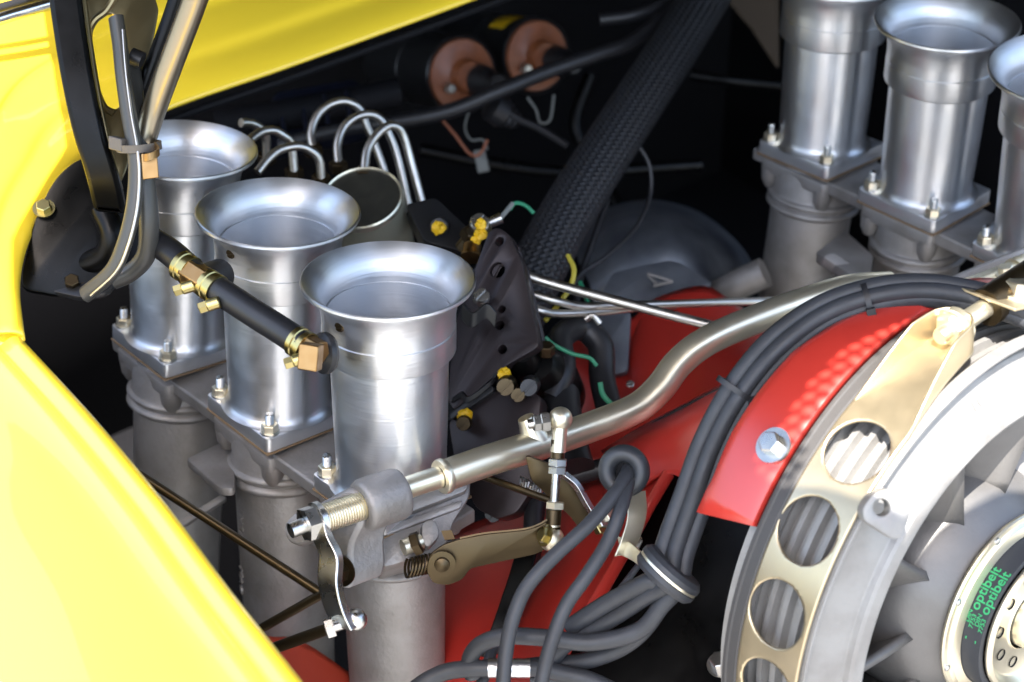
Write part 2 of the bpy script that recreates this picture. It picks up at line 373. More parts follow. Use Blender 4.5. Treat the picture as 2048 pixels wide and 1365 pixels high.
for k in range(-24, 25):
    for (a, b) in ((U, W), (W, U)):
        run = None
        for j in range(-60, 61):
            q = hc + a * k * .0095 + b * j * .005; ok = inside(q, HOLE) and inside(q, MESH_POLY)
            if ok and run is None: run = q
            if (not ok or j == 60) and run is not None: g.tube([run - b * .006, q + b * .006], .0016, 5, 1, caps=False); run = None
if g.v: mk('grille_mesh', g, M['black'], le)['kind'] = 'stuff'

# ------------------------------------------------------------------ studs and nuts
UPV = Vector((0, 0, 1))
def stud(parent, p, ax=UPV, s=1.0, m=None):
    pr = [(0, .006 * s)]
    for k in range(8): pr += [(.0029 * s, (.006 + k * .0009) * s), (.0025 * s, (.00645 + k * .0009) * s)]
    pr += [(.0024 * s, .0135 * s), (0, .014 * s)]
    sd = mk('stud', G().lathe(p, ax, pr, 14), M['zinc'], parent)
    g = G(); g.lathe(p, ax, [(0, 0), (.0062 * s, 0), (.0062 * s, .0009 * s), (0, .0009 * s)], 20); mk('washer', g, M['zinc'], sd)
    g = G(); g.hexa(p + ax * .001 * s, ax, .0056 * s, .0052 * s); mk('nut', g, m or M['gold'], sd)
def bolt(name, o, ax, r, h, m, parent=None, wash=True, slot=False):
    g = G()
    if wash: g.lathe(o, ax, [(0, 0), (r * 1.45, 0), (r * 1.45, r * .18), (0, r * .18)], 24)
    g.hexa(o + Vector(ax).normalized() * r * .18, ax, r, h)
    return mk(name, g, m, parent)
def screw(name, o, ax, r, h, m, parent=None, slot=(1, 1, 0)):
    ax = Vector(ax).normalized(); s_ = Vector(slot); s_ = (s_ - ax * s_.dot(ax)).normalized(); t_ = ax.cross(s_)
    g = G(); g.lathe(o, ax, [(0, 0), (r, 0), (r, h * .8), (r * .86, h), (0, h)], 24)
    # raised half-moons either side of a driver slot
    for sg in (-1, 1):
        q = [o + ax * h + s_ * math.cos(a) * r * .84 + t_ * sg * (r * .16 + (r * .68) * math.sin(a)) for a in np.linspace(0, math.pi, 9)]
        g.prism(q, ax * h * .22)
    return mk(name, g, m, parent)

# ------------------------------------------------------------------ intake trumpets
H_L, H_R = .0495, .0495
def trumpet(name_label, rim, d, basep, zb, group, holes=False, show=(0, 1, 3), R=.05, screwboss=False):
    T = P(rim[0], rim[1], d); Bp = PZ(basep[0], basep[1], zb); ax = (T - Bp).normalized(); L = (T - Bp).length
    e = empty('intake_trumpet', Bp); tag(e, name_label, 'intake trumpet', group)
    k = R / .05
    bell = [(.0352, -.024), (.0353, -.0212), (.0366, -.0208), (.0366, -.020), (.0372, -.0150), (.0388, -.0105), (.0415, -.0065), (.0450, -.0030), (.0478, -.0010), (.0492, -.0002), (.0500, -.0006), (.05025, -.0020), (.0497, -.0032), (.0470, -.0042), (.0440, -.0068), (.0415, -.0110), (.0400, -.0155), (.0392, -.0200), (.0390, -.0216)]
    mk('bell', G().lathe(T, ax, [(r * k, h * k) for r, h in bell], 128), M['alu'], e, ang=25)
    col = [(.0390, -.0214), (.0389, -.0222), (.0389, -.0290), (.0384, -.0294), (.0384, -.0298), (.0391, -.0303), (.0391, -.0448), (.0388, -.0455), (.0375, -.0458), (.0330, -.0460)]
    mk('collar', G().lathe(T, ax, [(r * k, h * k) for r, h in col], 128), M['alu'], e, ang=25)
    bz = -L + .0130
    tb = [(.0328 * k, -.0440 * k), (.0328 * k, -.0474 * k), (.0345 * k, -.0480 * k), (.0347 * k, -.055 * k), (.0343 * k, -.085), (.0333 * k, bz + .008), (.0338 * k, bz + .004), (.0358 * k, bz + .0012), (.0385 * k, bz + .0001)]
    mk('tube', G().lathe(T, ax, tb, 128), M['alu'], e, ang=50)
    bo = [(.0353 * k, -.0208 * k), (.0336 * k, -.040), (.0326, -.062), (.0310 * k, bz), (.0300 * k, bz - .03)]
    mk('bore', G().lathe(T, ax, bo, 96), M['alu_in'], e)
    eL = Vector((-.049, .003, 0)); eR = -eL; eB = Vector((.003, .049, 0)); eFr = -eB; N = ax
    def pl(v): return v - N * v.dot(N)
    cs = [Bp + pl(eL), Bp + pl(eFr), Bp + pl(eR), Bp + pl(eB)]
    plate('flange', [c + N * .0075 for c in cs], [(Bp + N * .0075, .030)], .0105, M['mill'], e, n=N, bev=.0009)
    plate('gasket', [Bp + (c - Bp) * 1.004 + N * .0013 for c in cs], [(Bp, .030)], .0010, M['gasket'], e, n=N, bev=.0002)
    for i, v in enumerate((eL, eFr, eR, eB)):
        if i in show: stud(e, Bp + pl(v) * .80 + N * .0130, N)
    return e, T, Bp, ax
LG, RG = 'intake trumpets of the left row', 'intake trumpets of the right row'
ZL, ZR = .849, .890
T3 = trumpet('nearest bright aluminium intake trumpet, brass elbow entering its collar', (776, 555), .980, (784, 990), ZL, LG)
T2 = trumpet('middle aluminium intake trumpet of the left row, behind the black hose', (556, 421), 1.047, (562, 833), ZL, LG)
T1 = trumpet('shaded intake trumpet beside the lid hinge, farthest of the left row', (360, 295), 1.118, (362, 696), ZL, LG)
TB2 = trumpet('middle trumpet of the right row, its open bell cut by the top edge', (1895, 39), 1.194, (1846, 408), ZR, RG)
TB1 = trumpet('farthest trumpet of the right row, bell cut off by the top edge', (1676, -48), 1.268, (1640, 313), ZR, RG)
TB3 = trumpet('nearest trumpet of the right row, half cut by the right edge', (2134, 134), 1.12, (2080, 512), ZR, RG)
# small drain screw in the collar of the near trumpets
for (T, px, d) in ((T3, (659, 664), .955), (T2, (438, 518), 1.02)):
    p = P(px[0], px[1], d); a = (p - T[1]); a = (a - T[3] * a.dot(T[3])).normalized(); q = T[1] + T[3] * (p - T[1]).dot(T[3]) + a * .0385
    screw('screw', q, a, .0032, .002, M['golddark'], T[0], (1, 0, .3))

# ------------------------------------------------------------------ throttle bodies / runners
def bank(Ts, ends, lab, zb, runlen=.30):
    e = empty('throttle_body_casting', Ts[1][2]); tag(e, lab, 'throttle body')
    a, b = Ts[0][2], Ts[-1][2]; r = (b - a).normalized(); s_ = Vector((-r.y, r.x, 0)); s_ = -s_ if s_.x > 0 else s_
    zt = -.0006
    q = [a - r * .045 + s_ * .028, b + r * .045 + s_ * .028, b + r * .045 - s_ * .028, a - r * .045 - s_ * .028]
    g = G(); g.prism([p + Vector((0, 0, zt)) for p in q], (0, 0, -.010)); mk('deck', g, M['cast'], e, bev=.0015)
    for t, en in zip(Ts, ends):
        Bp = t[2]; E_ = PZ(en[0], en[1], zb - .22); ax = (E_ - Bp).normalized()
        cs = [Bp + v for v in (Vector((-.046, .003, zt - .0008)), Vector((-.003, -.046, zt - .0008)), Vector((.046, -.003, zt - .0008)), Vector((.003, .046, zt - .0008)))]
        plate('pad', [c + Vector((0, 0, -.006)) for c in cs], [], .0112, M['cast'], e, n=UPV, bev=.0015)
        for c in (cs[0], cs[1], cs[2]):
            mk('boss', G().lathe(Bp + (c - Bp) * .80 + Vector((0, 0, -.009)), -UPV, [(.0075, 0), (.007, .010), (.0045, .016), (0, .018)], 20), M['cast'], e)
        L = (E_ - Bp).length
        mk('neck', G().lathe(Bp, ax, [(.031, .006), (.0330, .012), (.0330, .026), (.0345, .029)], 64), M['cast'], e)
        ring = [(.0325, .028)] + [(.0345 + .0022 * math.sin(math.pi * k / 8), .0285 + .0055 * k / 8) for k in range(9)] + [(.0338, .0345), (.0338, .0355)] + [(.0342 + .0026 * math.sin(math.pi * k / 8), .0355 + .006 * k / 8) for k in range(9)] + [(.0322, .043)]
        mk('clamp_ring', G().lathe(Bp, ax, ring, 72), M['cast'], e)
        mk('runner', G().lathe(Bp, ax, [(.0318, .040), (.0320, .048), (.0316, .09), (.0305, .15), (.030, L), (.029, L + runlen)], 64), M['cast'], e)
    return e
LB = bank([T1, T2, T3], [(352, 1240), (585, 1400), (800, 1560)], 'grey cast throttle bodies and runners under the left trumpet row', ZL)
RB = bank([TB1, TB2, TB3], [(1560, 800), (1790, 880), (2010, 1010)], 'grey cast throttle bodies and runners under the right trumpet row', ZR)
def web(par, L, d, th, n=IV(.2, .5, .85), m='cast'):
    plate('web', PL(L, d, n), [], th, M[m], par, n=n, bev=.0012)
web(LB, [(372, 925), (440, 893), (470, 905), (470, 985), (440, 985)], 1.13, .006, IV(0, .9, .4))
web(LB, [(355, 1045), (445, 990), (455, 1000), (360, 1060)], 1.14, .006)
web(RB, [(1630, 515), (1690, 470), (1745, 520), (1735, 590), (1700, 560)], 1.27, .008, IV(0, .9, .4))
web(RB, [(1640, 520), (1660, 510), (1760, 575), (1750, 590)], 1.25, .010)
# worn cast lettering running down the middle left runner (reads sideways)
txt = empty('cast_lettering', P(487, 1090, 1.08)); bpy.data.objects.remove(txt)
def text_mesh(s, size, depth, off=0, al='CENTER'):
    cd = bpy.data.curves.new('t', 'FONT'); cd.body = s; cd.size = size; cd.extrude = depth; cd.offset = off; cd.align_x = al
    t = bpy.data.objects.new('t', cd); COL.objects.link(t); dg = bpy.context.evaluated_depsgraph_get(); dg.update()
    me = bpy.data.meshes.new_from_object(t.evaluated_get(dg)); bpy.data.objects.remove(t); bpy.data.curves.remove(cd)
    r = ([v.co.copy() for v in me.vertices], [tuple(p.vertices) for p in me.polygons]); bpy.data.meshes.remove(me); return r
def runner_text(T, en, s, ys, px, r=.0312):
    Bp = T[2]; E_ = PZ(en[0], en[1], ZL - .22); ax = (E_ - Bp).normalized()
    for ch, py in zip(s, ys):
        if ch == ' ': continue
        ray = (P(px, py, 1) - CAM).normalized()
        # closest approach on the cylinder's near side
        o = CAM - Bp; A_ = ray - ax * ray.dot(ax); B_ = o - ax * o.dot(ax); a = A_.dot(A_); b = 2 * A_.dot(B_); c = B_.dot(B_) - r * r
        D = b * b - 4 * a * c
        if D < 0: continue
        p = CAM + ray * ((-b - math.sqrt(D)) / (2 * a)); n = (p - Bp); n = (n - ax * n.dot(ax)).normalized(); up = ax.cross(n).normalized()
        vs, fs = text_mesh(ch, .0095, .0011); g = G(); g.add([p + ax * v.x + n.cross(ax).normalized() * (v.y - .003) * 1 + n * v.z for v in vs], fs)
        mk('cast_letter', g, M['cast'], LB)
runner_text(T2, (585, 1400), 'LIHSNI  MAGN', [1003 + 17.5 * i for i in range(12)], 484)

# shaft bracket cast onto the nearest body
nb = IV(-.35, .25, .9)
sb = empty('shaft_bracket', P(745, 1060, .98)); tag(sb, 'grey cast bearing bracket holding the left end of the throttle shaft', 'bracket')
sax = (P(1080, 893, 1.030) - P(640, 1040, .955)).normalized()
bc = P(742, 1006, .972)
nbx = (-sax * .55 + IV(0, .1, 1) * .85).normalized()
g = G(); g.prism(roundpoly(PL([(586, 1044), (612, 1022), (668, 990), (696, 976), (716, 984), (724, 1012), (722, 1050), (702, 1088), (700, 1120), (704, 1150), (696, 1180), (676, 1178), (660, 1140), (640, 1102), (596, 1088), (584, 1066)], .982, nbx), .004), sax * .0225 + IV(0, 0, -1) * .004)
mk('bracket_body', g, M['cast'], sb, bev=.0022, ang=45)
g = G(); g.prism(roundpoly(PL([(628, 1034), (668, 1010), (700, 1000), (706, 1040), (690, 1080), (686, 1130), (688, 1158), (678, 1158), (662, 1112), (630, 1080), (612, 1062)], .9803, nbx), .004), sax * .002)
mk('pocket_shade', g, M['castshade'], sb, bev=.0006, ang=45)  # no real recess: pocket shade painted as a darker sheet on the face
mk('bearing_boss', G().lathe(P(640, 1040, .955), sax, [(.0084, .0262), (.0118, .0250), (.0140, .0262), (.0150, .0285), (.0152, .034), (.0152, .0490), (.0142, .0520), (.0120, .0532), (.0068, .0532)], 56), M['cast'], sb, ang=50)
bolt('bolt', P(684, 1142, .970), -sax + IV(0, 0, .5), .0062, .007, M['golddark'], sb)
plate('near_lug', PL([(575, 1050), (600, 1025), (640, 1010), (660, 1040), (640, 1075), (600, 1095), (578, 1080)], .975, nb), [], .010, M['cast'], sb, n=nb, bev=.002)
# block casting behind the shaft
ne = IV(.15, .35, .9)
blk = empty('throttle_block', P(850, 1060, 1.04)); tag(blk, 'ribbed grey cast block below the nearest trumpet, behind the shaft', 'casting')
plate('body', PL([(745, 1010), (800, 985), (935, 958), (932, 1010), (898, 1062), (890, 1100), (850, 1125), (760, 1150)], 1.035, ne), [], .035, M['cast'], blk, n=ne, bev=.0015)
plate('upper_flange', PL([(760, 1022), (935, 955), (935, 985), (765, 1050)], 1.012, ne), [], .010, M['cast'], blk, n=ne, bev=.0012)
plate('rib', PL([(765, 1058), (925, 1002), (922, 1018), (768, 1075)], 1.012, ne), [], .006, M['cast'], blk, n=ne, bev=.001)
plate('lug', PL([(842, 1048), (868, 1042), (880, 1075), (856, 1100), (842, 1090)], 1.005, ne), [], .010, M['cast'], blk, n=ne, bev=.0012)
mk('stop_screw', G().tube(pts([(806, 1096, .995), (842, 1083, 1.0)]), .0048, 16, 1), M['gold'], blk)
mk('lock_nut', G().hexa(P(826, 1090, .998), IV(.9, .35, .1), .0072, .005), M['golddark'], blk)

# ------------------------------------------------------------------ throttle shaft
she = empty('throttle_shaft', P(1080, 893, 1.03)); tag(she, 'long cranked yellow-zinc throttle cross shaft running to the right row', 'shaft')
mk('end_rod', G().tube(pts([(640, 1040, .955), (795, 983, .985), (892, 950, 1.0)]), .0066, 24, 4), M['gold'], she)
mk('shaft_tube', G().tube(pts([(886, 953, .998), (980, 920, 1.013), (1080, 889, 1.030), (1180, 855, 1.045), (1270, 818, 1.055), (1318, 778, 1.06), (1356, 728, 1.065), (1405, 688, 1.07), (1480, 652, 1.08), (1600, 607, 1.095), (1700, 578, 1.105), (1780, 572, 1.115)]), .0094, 32, 10), M['gold'], she)
mk('step_collar', G().lathe(P(886, 953, .998) - sax * .002, sax, [(.0066, 0), (.0100, 0), (.0106, .001), (.0106, .0035), (.0100, .0045), (.0094, .0045)], 40), M['gold'], she)
thr = [(.0060, 0)]
for k in range(17): thr += [(.0082, k * .0016 + .0003), (.0082, k * .0016 + .0009), (.0074, k * .0016 + .0012), (.0074, k * .0016 + .0015)]
mk('return_spring', G().lathe(P(640, 1040, .955), sax, thr, 32), M['gold'], she)
mk('washer', G().lathe(P(633, 1043, .953), sax, [(.004, 0), (.0108, 0), (.0108, .003), (.004, .003)], 32), M['zinc'], she)
mk('nut', G().hexa(P(608, 1051, .948), sax, .0100, .008), M['zinc'], she)
mk('stud', G().tube([P(581, 1062, .944), P(608, 1051, .948)], .0045, 16, 1), M['zinc'], she)
mk('lever_root', G().lathe(P(1078, 892, 1.03), IV(-.4, .85, .3), [(.0092, .004), (.0080, .010), (.0060, .016), (.0050, .020)], 24), M['gold'], she)
rte = empty('shaft_end_fitting', P(1990, 568, 1.12)); tag(rte, 'clamped zinc tube end with grub screw at the right edge', 'tube fitting')
mk('tube', G().tube(pts([(1880, 606, 1.11), (1960, 578, 1.12), (2030, 552, 1.13), (2110, 522, 1.14)]), .0100, 32, 4), M['gold'], rte)
mk('clamp_band', G().tube(pts([(2030, 552, 1.13), (2100, 526, 1.14)]), .0118, 32, 1), M['gold'], rte)
bolt('grub_screw', P(2012, 548, 1.115), IV(-.2, .8, .5), .0048, .005, M['gold'], rte)
ch = empty('cable_channel', P(1960, 540, 1.15)); tag(ch, 'dark grey metal channel above the clamped tube end', 'channel')
mk('rail', G().ribbon(pts([(1870, 592, 1.135), (1950, 555, 1.15), (2100, 495, 1.17)]), IV(-.3, .9, .1) * .013, .006, 4), M['cast'], ch, bev=.001)

# lever at the near shaft end and its ball joint
lv = empty('throttle_lever', P(660, 1140, .95)); tag(lv, 'cranked bright steel lever hanging from the near shaft end', 'lever')
lp = [(634, 1022, .952), (640, 1062, .948), (661, 1110, .944), (660, 1165, .942), (672, 1215, .942), (690, 1254, .942)]
mk('arm', G().ribbon(pts(lp), IV(-.80, .12, -.55) * .014, .0056, 8), M['zinc'], lv, bev=.0008)
mk('ball_stud', G().ball(P(712, 1240, .945), .0063, seg=24), M['zinc'], lv)
mk('stud_pin', G().tube(pts([(655, 1258, .940), (712, 1240, .945)]), .003, 12, 1), M['zinc'], lv)
mk('nut', G().hexa(P(668, 1253, .941), IV(-.95, -.3, .1), .0056, .005), M['zinc'], lv)
for k, (a, b, r, lab) in enumerate([((240, 925, 1.02), (655, 1195, .975), .0027, 'long dark brown rod crossing the runners to the near lever'), ((500, 1270, 1.00), (645, 1188, .975), .0028, 'short tarnished rod behind the lever, upper of two'), ((540, 1300, .99), (700, 1242, .95), .0034, 'short tarnished rod ending in the ball joint')]):
    e = mk('linkage_rod', G().tube([P(*a), P(*b)], r, 14, 1), M['golddark']); tag(e, lab, 'rod', 'linkage rods by the near runner')

# gold bell-crank lever with spring, drop link
bl = empty('bellcrank_lever', P(980, 1100, .99)); tag(bl, 'wide bronze coloured lever plate with riveted round end', 'lever')
nl = IV(.05, -.22, .97)
plate('plate', PL([(918, 1078), (970, 1068), (1050, 1060), (1078, 1052), (1096, 1040), (1100, 1075), (1092, 1098), (1070, 1108), (940, 1136), (925, 1158), (896, 1170), (866, 1166), (852, 1140), (860, 1108), (884, 1090)], .985, nl), [], .003, M['golddark'], bl, n=nl, bev=.0006)
mk('top_edge', G().ribbon(pts([(920, 1077, .9825), (970, 1067, .9825), (1046, 1059, .9825), (1076, 1050, .981), (1094, 1040, .98)]), IV(0, .15, 1) * .004, .0010), M['golddark'], bl)
mk('rivet', G().lathe(P(884, 1128, .983), nl, [(.0078, 0), (.0078, .0010), (.0045, .0012), (.0042, .0032), (.0020, .0042), (0, .0045)], 18), M['golddark'], bl)
sp = []
for k in range(70):
    a = k / 70 * 6 * 2 * math.pi; c = P(856 - k * .08, 1128, 1.0) ; sp.append(c + IV(-1, -.2, .35) * (k * .00016) + (IV(.15, 1, 0) * math.cos(a) + IV(.35, 0, .93) * math.sin(a)) * .0056)
mk('spring', G().tube(sp, .0009, 6, 1), M['golddark'], bl)
mk('tab', G().ribbon(pts([(893, 1062, .985), (900, 1080, .983)]), IV(1, .1, .1) * .006, .002), M['golddark'], bl)
dl = empty('drop_link', P(1110, 960, .99)); tag(dl, 'vertical adjustable drop link with a ball joint at each end', 'link')
def seg(a, b, r, name, m, n=20, par=dl): return mk(name, G().tube([P(*a), P(*b)], r, n, 1), M[m], par)
D1 = .985
mk('ball_socket', G().ball(P(1121, 838, D1), .0070, seg=24), M['gold'], dl)
seg((1120, 850, D1), (1116, 905, D1), .0043, 'upper_socket', 'gold'); seg((1116, 880, D1), (1115, 925, D1), .0040, 'upper_barrel', 'golddark')
va = (P(1120, 850, D1) - P(1105, 1065, D1)).normalized()
for y, m, r in ((932, 'zinc', .0057), (948, 'zinc', .0055), (1018, 'gold', .0056)):
    mk('nut', G().hexa(P(1117 - (y - 900) * .06, y, D1), va, r, .0042), M[m], dl)
seg((1114, 925, D1), (1108, 1015, D1), .0026, 'threaded_rod', 'zinc')
seg((1108, 1020, D1), (1105, 1066, D1), .0044, 'lower_socket', 'golddark')
mk('socket_lip', G().tube([P(1105, 1050, D1), P(1105, 1054, D1)], .0047, 20, 1), M['gold'], dl)
mk('ball_socket', G().ball(P(1103, 1078, D1), .0074, seg=24), M['gold'], dl)
sxa = IV(-1, -.12, .15)
mk('side_nut', G().hexa(P(1098, 843, D1 - .003), sxa, .0058, .005), M['zinc'], dl)
mk('side_nut', G().hexa(P(1080, 846, D1 - .004), sxa, .0050, .004), M['zinc'], dl)
seg((1100, 843, D1 - .003), (1056, 849, D1 - .004), .0028, 'side_stud', 'zinc')
bolt('hex_stud', P(1092, 1072, D1 - .004), IV(-.8, .3, .5), .0045, .003, M['brassy'], dl)
lc = empty('rear_lever', P(1150, 980, 1.0)); tag(lc, 'olive zinc lever with bright curved edge behind the drop link', 'lever')
plate('plate', PL([(1050, 910), (1095, 925), (1128, 950), (1152, 972), (1176, 1010), (1196, 1044), (1186, 1064), (1160, 1058), (1138, 1030), (1105, 1000), (1062, 960)], 1.012, nl), [], .003, M['golddark'], lc, n=nl, bev=.0006)
mk('edge', G().ribbon(pts([(1126, 948, 1.006), (1152, 970, 1.006), (1172, 1004, 1.006), (1190, 1034, 1.006)]), IV(.5, .3, .8) * .0045, .0035), M['zinc'], lc, bev=.0004)
for (x, y, r, m) in ((1203, 1040, .006, 'zinc'), (1216, 1032, .0045, 'gold'), (1198, 1056, .005, 'brassy')):
    mk('nut', G().hexa(P(x, y, 1.0), IV(.5, .3, .8), r, .005), M[m], lc)
e = mk('control_rod', G().tube(pts([(962, 952, 1.03), (1103, 1002, 1.0)]), .0022, 12, 1), M['golddark']); tag(e, 'thin olive rod running to the middle of the drop link', 'rod')
e = mk('return_spring', G().tube([P(1040 + k * .75, 963 + k * .42, 1.06) + (IV(.3, 1, 0) * math.cos(k * .98) + IV(0, 0, 1) * math.sin(k * .98)) * .0030 for k in range(58)], .0008, 6, 1), M['steel']); tag(e, 'small coil spring behind the drop link', 'spring')

# ------------------------------------------------------------------ hose with brass fittings
hz = empty('vacuum_hose', P(500, 630, .97)); tag(hz, 'black rubber balance hose linking the left trumpet collars', 'hose')
ha = [(300, 478, 1.005), (345, 508, .995), (392, 552, .98)]; hb = [(408, 562, .978), (500, 622, .960), (560, 660, .950), (612, 694, .940)]
mk('hose_length', G().tube(pts(ha), .0080, 28, 6), M['blackrub'], hz); mk('hose_length', G().tube(pts(hb), .0080, 28, 6), M['blackrub'], hz)
hax = (P(612, 694, .940) - P(500, 622, .960)).normalized()
cf = P(392, 553, .979)
mk('brass_tee', G().tube([cf - hax * .007, cf + hax * .009], .0086, 6, 1), M['brass'], hz, bev=.0006)
g = G(); be_ = P(632, 707, .934)
g.tube([P(612, 694, .940), P(640, 709, .934)], .0078, 6, 1); mk('brass_elbow', g, M['brass'], hz, bev=.0007)
el = P(633, 709, .933); nrm = IV(.6, -.15, -.6)
mk('elbow_block', G().prism([el + IV(1, -.15, .2) * a * .0055 + IV(.1, 1, .1) * b * .0070 - IV(.15, .1, -1) * .006 for a, b in ((-1, -1), (1, -1), (1, 1), (-1, 1))], IV(.15, .1, -1) * -.012), M['brass'], hz, bev=.0007)
gp = P(659, 706, .952); mk('grommet', G().lathe(gp, IV(-.8, -.05, .6), [(.003, 0), (.0105, 0), (.0118, .002), (.0115, .005), (.0085, .0075), (.003, .0078)], 32), M['blackrub'], hz)
mk('port', G().tube(pts([(440, 550, 1.0), (405, 562, .982)]), .0095, 24, 1), M['blackrub'], hz)
for i, (cx, cy, cd_, sx, sy) in enumerate(((372, 537, .984, 368, 578), (424, 574, .974, 418, 612), (603, 689, .942, 590, 723))):
    c = P(cx, cy, cd_); cl = empty('hose_clamp', c); tag(cl, ('hose clamp left of the brass tee', 'hose clamp right of the brass tee', 'hose clamp at the brass elbow on the nearest trumpet')[i], 'clamp', 'hose clamps')
    mk('band', G().lathe(c - hax * .0045, hax, [(.0080, 0), (.0089, 0), (.0089, .0030), (.0083, .0035), (.0083, .0055), (.0089, .006), (.0089, .009), (.0080, .009)], 32), M['brassy'], cl)
    s0 = P(sx - 16, sy + 4, cd_ - .012); s1 = P(sx + 22, sy - 8, cd_ - .012)
    mk('screw_housing', G().tube([s0.lerp(s1, .3), s1], .0036, 12, 1), M['brassy'], cl, bev=.0008)
    mk('screw_head', G().hexa(s0.lerp(s1, .35), (s0 - s1), .0034, .005), M['brassy'], cl)
    mk('tongue', G().ribbon([c + IV(-.2, -1, .3) * .008, P(sx + 8, sy - 6, cd_ - .010)], hax * .008, .0014), M['brassy'], cl)

# ------------------------------------------------------------------ fuel lines
lines = [[(627, 299), (622, 268), (633, 235), (655, 213), (684, 203), (708, 209), (723, 224), (735, 255), (748, 285), (768, 340), (790, 410)],
 [(677, 332), (675, 290), (688, 255), (712, 235), (739, 229), (761, 239), (778, 268), (796, 316), (820, 424)],
 [(728, 345), (734, 303), (752, 272), (776, 253), (796, 256), (809, 277), (822, 323), (849, 425)],
 [(482, 246), (501, 247), (521, 257), (532, 277), (534, 315)],
 [(500, 280), (512, 271), (528, 263), (550, 262), (570, 274), (583, 290), (589, 344)],
 [(515, 345), (535, 320), (559, 301), (594, 293), (620, 301), (638, 320), (643, 358)]]
lablist = ['tall hooped steel fuel line, leftmost of the three behind the round cap', 'middle of the three tall hooped fuel lines behind the round cap', 'front hooped fuel line just behind the round cap', 'short hooped fuel line nearest the shaded trumpet', 'middle small hooped fuel line between the shaded trumpets', 'front small hooped fuel line above the middle trumpet']
for i, (L, lab) in enumerate(zip(lines, lablist)):
    d0 = 1.235 - .012 * i if i < 3 else 1.20 - .012 * (i - 3)
    n = len(L); e = empty('fuel_line', P(L[0][0], L[0][1], d0)); tag(e, lab, 'fuel line', 'hooped steel fuel lines')
    mk('pipe', G().tube([P(x, y, d0 + .03 * k / n) for k, (x, y) in enumerate(L)], .0032, 16, 8), M['steel'], e)
    x, y = L[0] if i < 3 else L[-1]; mk('union_nut', G().hexa(P(x, y + 10, d0 + .001 + (0 if i < 3 else .03)), UPV, .0068, .007), M['golddark'], e)
for (L, lab) in (([(1040, 548, 1.14), (1120, 572, 1.14), (1300, 620, 1.135), (1470, 664, 1.13)], 'straight steel pipe sloping down to the shaft, upper of three'),
                 ([(1050, 585, 1.15), (1110, 602, 1.15), (1160, 613, 1.155), (1230, 612, 1.16), (1420, 606, 1.18), (1640, 600, 1.21)], 'bent steel pipe running level behind the shaft'),
                 ([(1055, 612, 1.145), (1085, 623, 1.145), (1115, 628, 1.15), (1200, 624, 1.16), (1270, 616, 1.17), (1350, 612, 1.19)], 'lowest of three steel pipes leaving the pump plate')):
    e = mk('steel_pipe', G().tube(pts(L), .0034 if 'upper' in lab else .0029, 16, 6), M['steel']); tag(e, lab, 'pipe', 'steel pipes from the pump')

# ------------------------------------------------------------------ round canister
ca = IV(-.10, .60, .80); cc = P(724, 398, 1.19)
ce = empty('round_canister', cc); tag(ce, 'round canister with black lid and thin bright rim behind the trumpets', 'canister')
mk('lid', G().lathe(cc, ca, [(0, .0006), (.020, .0002), (.0270, 0)], 64), M['capdark'], ce)
mk('rim', G().lathe(cc, ca, [(.0266, -.002), (.0268, .0012), (.0276, .0022), (.0284, .0012), (.0286, -.003)], 64), M['gold'], ce)
mk('can', G().lathe(cc, ca, [(.0282, -.002), (.0278, -.02), (.0278, -.035), (.0288, -.037), (.0288, -.06)], 64), M['canm'], ce)

# ------------------------------------------------------------------ fuel pump / distributor plates
pe = empty('injection_pump', P(990, 760, 1.13)); tag(pe, 'dark brown injection pump with drilled plates beside the nearest trumpet', 'pump')
npn = IV(-.35, .25, .9)
A1 = PL([(1001, 459), (1024, 474), (1047, 524), (1084, 696), (1062, 710), (1019, 734), (913, 826), (901, 800), (913, 661), (944, 572), (983, 468)], 1.13, npn)
oA = A1[0]
def ho(x, y, r): return (RP(x, y, oA, npn.normalized()), r)
plate('upper_plate', A1, [ho(1004, 488, .0030), ho(1000, 545, .0052), ho(1009, 623, .0025), ho(1005, 655, .0030), ho(1010, 703, .0030)], .010, M['pump'], pe, n=npn)
plate('side_plate', PL([(1030, 486), (1046, 530), (1054, 545), (1088, 690), (1075, 715), (1058, 705)], 1.125, IV(.55, .2, .8)), [], .006, M['pump'], pe, n=IV(.55, .2, .8))
plate('back_plate', PL([(1000, 470), (1040, 560), (1060, 720), (1010, 800), (900, 850), (915, 600)], 1.15, npn), [], .012, M['black'], pe, n=npn)
plate('raised_panel', PL([(1000, 530), (1022, 520), (1030, 560), (1014, 610), (998, 605), (985, 560)], 1.122, npn), [(RP(1001, 546, P(1000, 530, 1.122), npn.normalized()), .0046)], .003, M['pump'], pe, n=npn)
plate('lower_plate', PL([(905, 848), (988, 786), (1048, 772), (1088, 800), (1084, 900), (1070, 985), (1040, 1030), (1000, 1042), (960, 1020), (918, 930)], 1.115, npn), [], .014, M['pump'], pe, n=npn)
plate('ledge', PL([(908, 832), (990, 772), (998, 786), (912, 846)], 1.112, npn), [], .016, M['satin'], pe, n=npn)
mk('bracket', G().ribbon(pts([(905, 800, 1.105), (922, 790, 1.103), (938, 798, 1.102), (978, 768, 1.100), (988, 752, 1.1)]), IV(.2, .9, .2) * .004, .004), M['satin'], pe, bev=.0005)
mk('clip', G().ribbon(pts([(925, 622, 1.10), (945, 640, 1.098), (972, 622, 1.098), (992, 640, 1.10)]), IV(.1, .9, .3) * .010, .003), M['satin'], pe, bev=.0005)
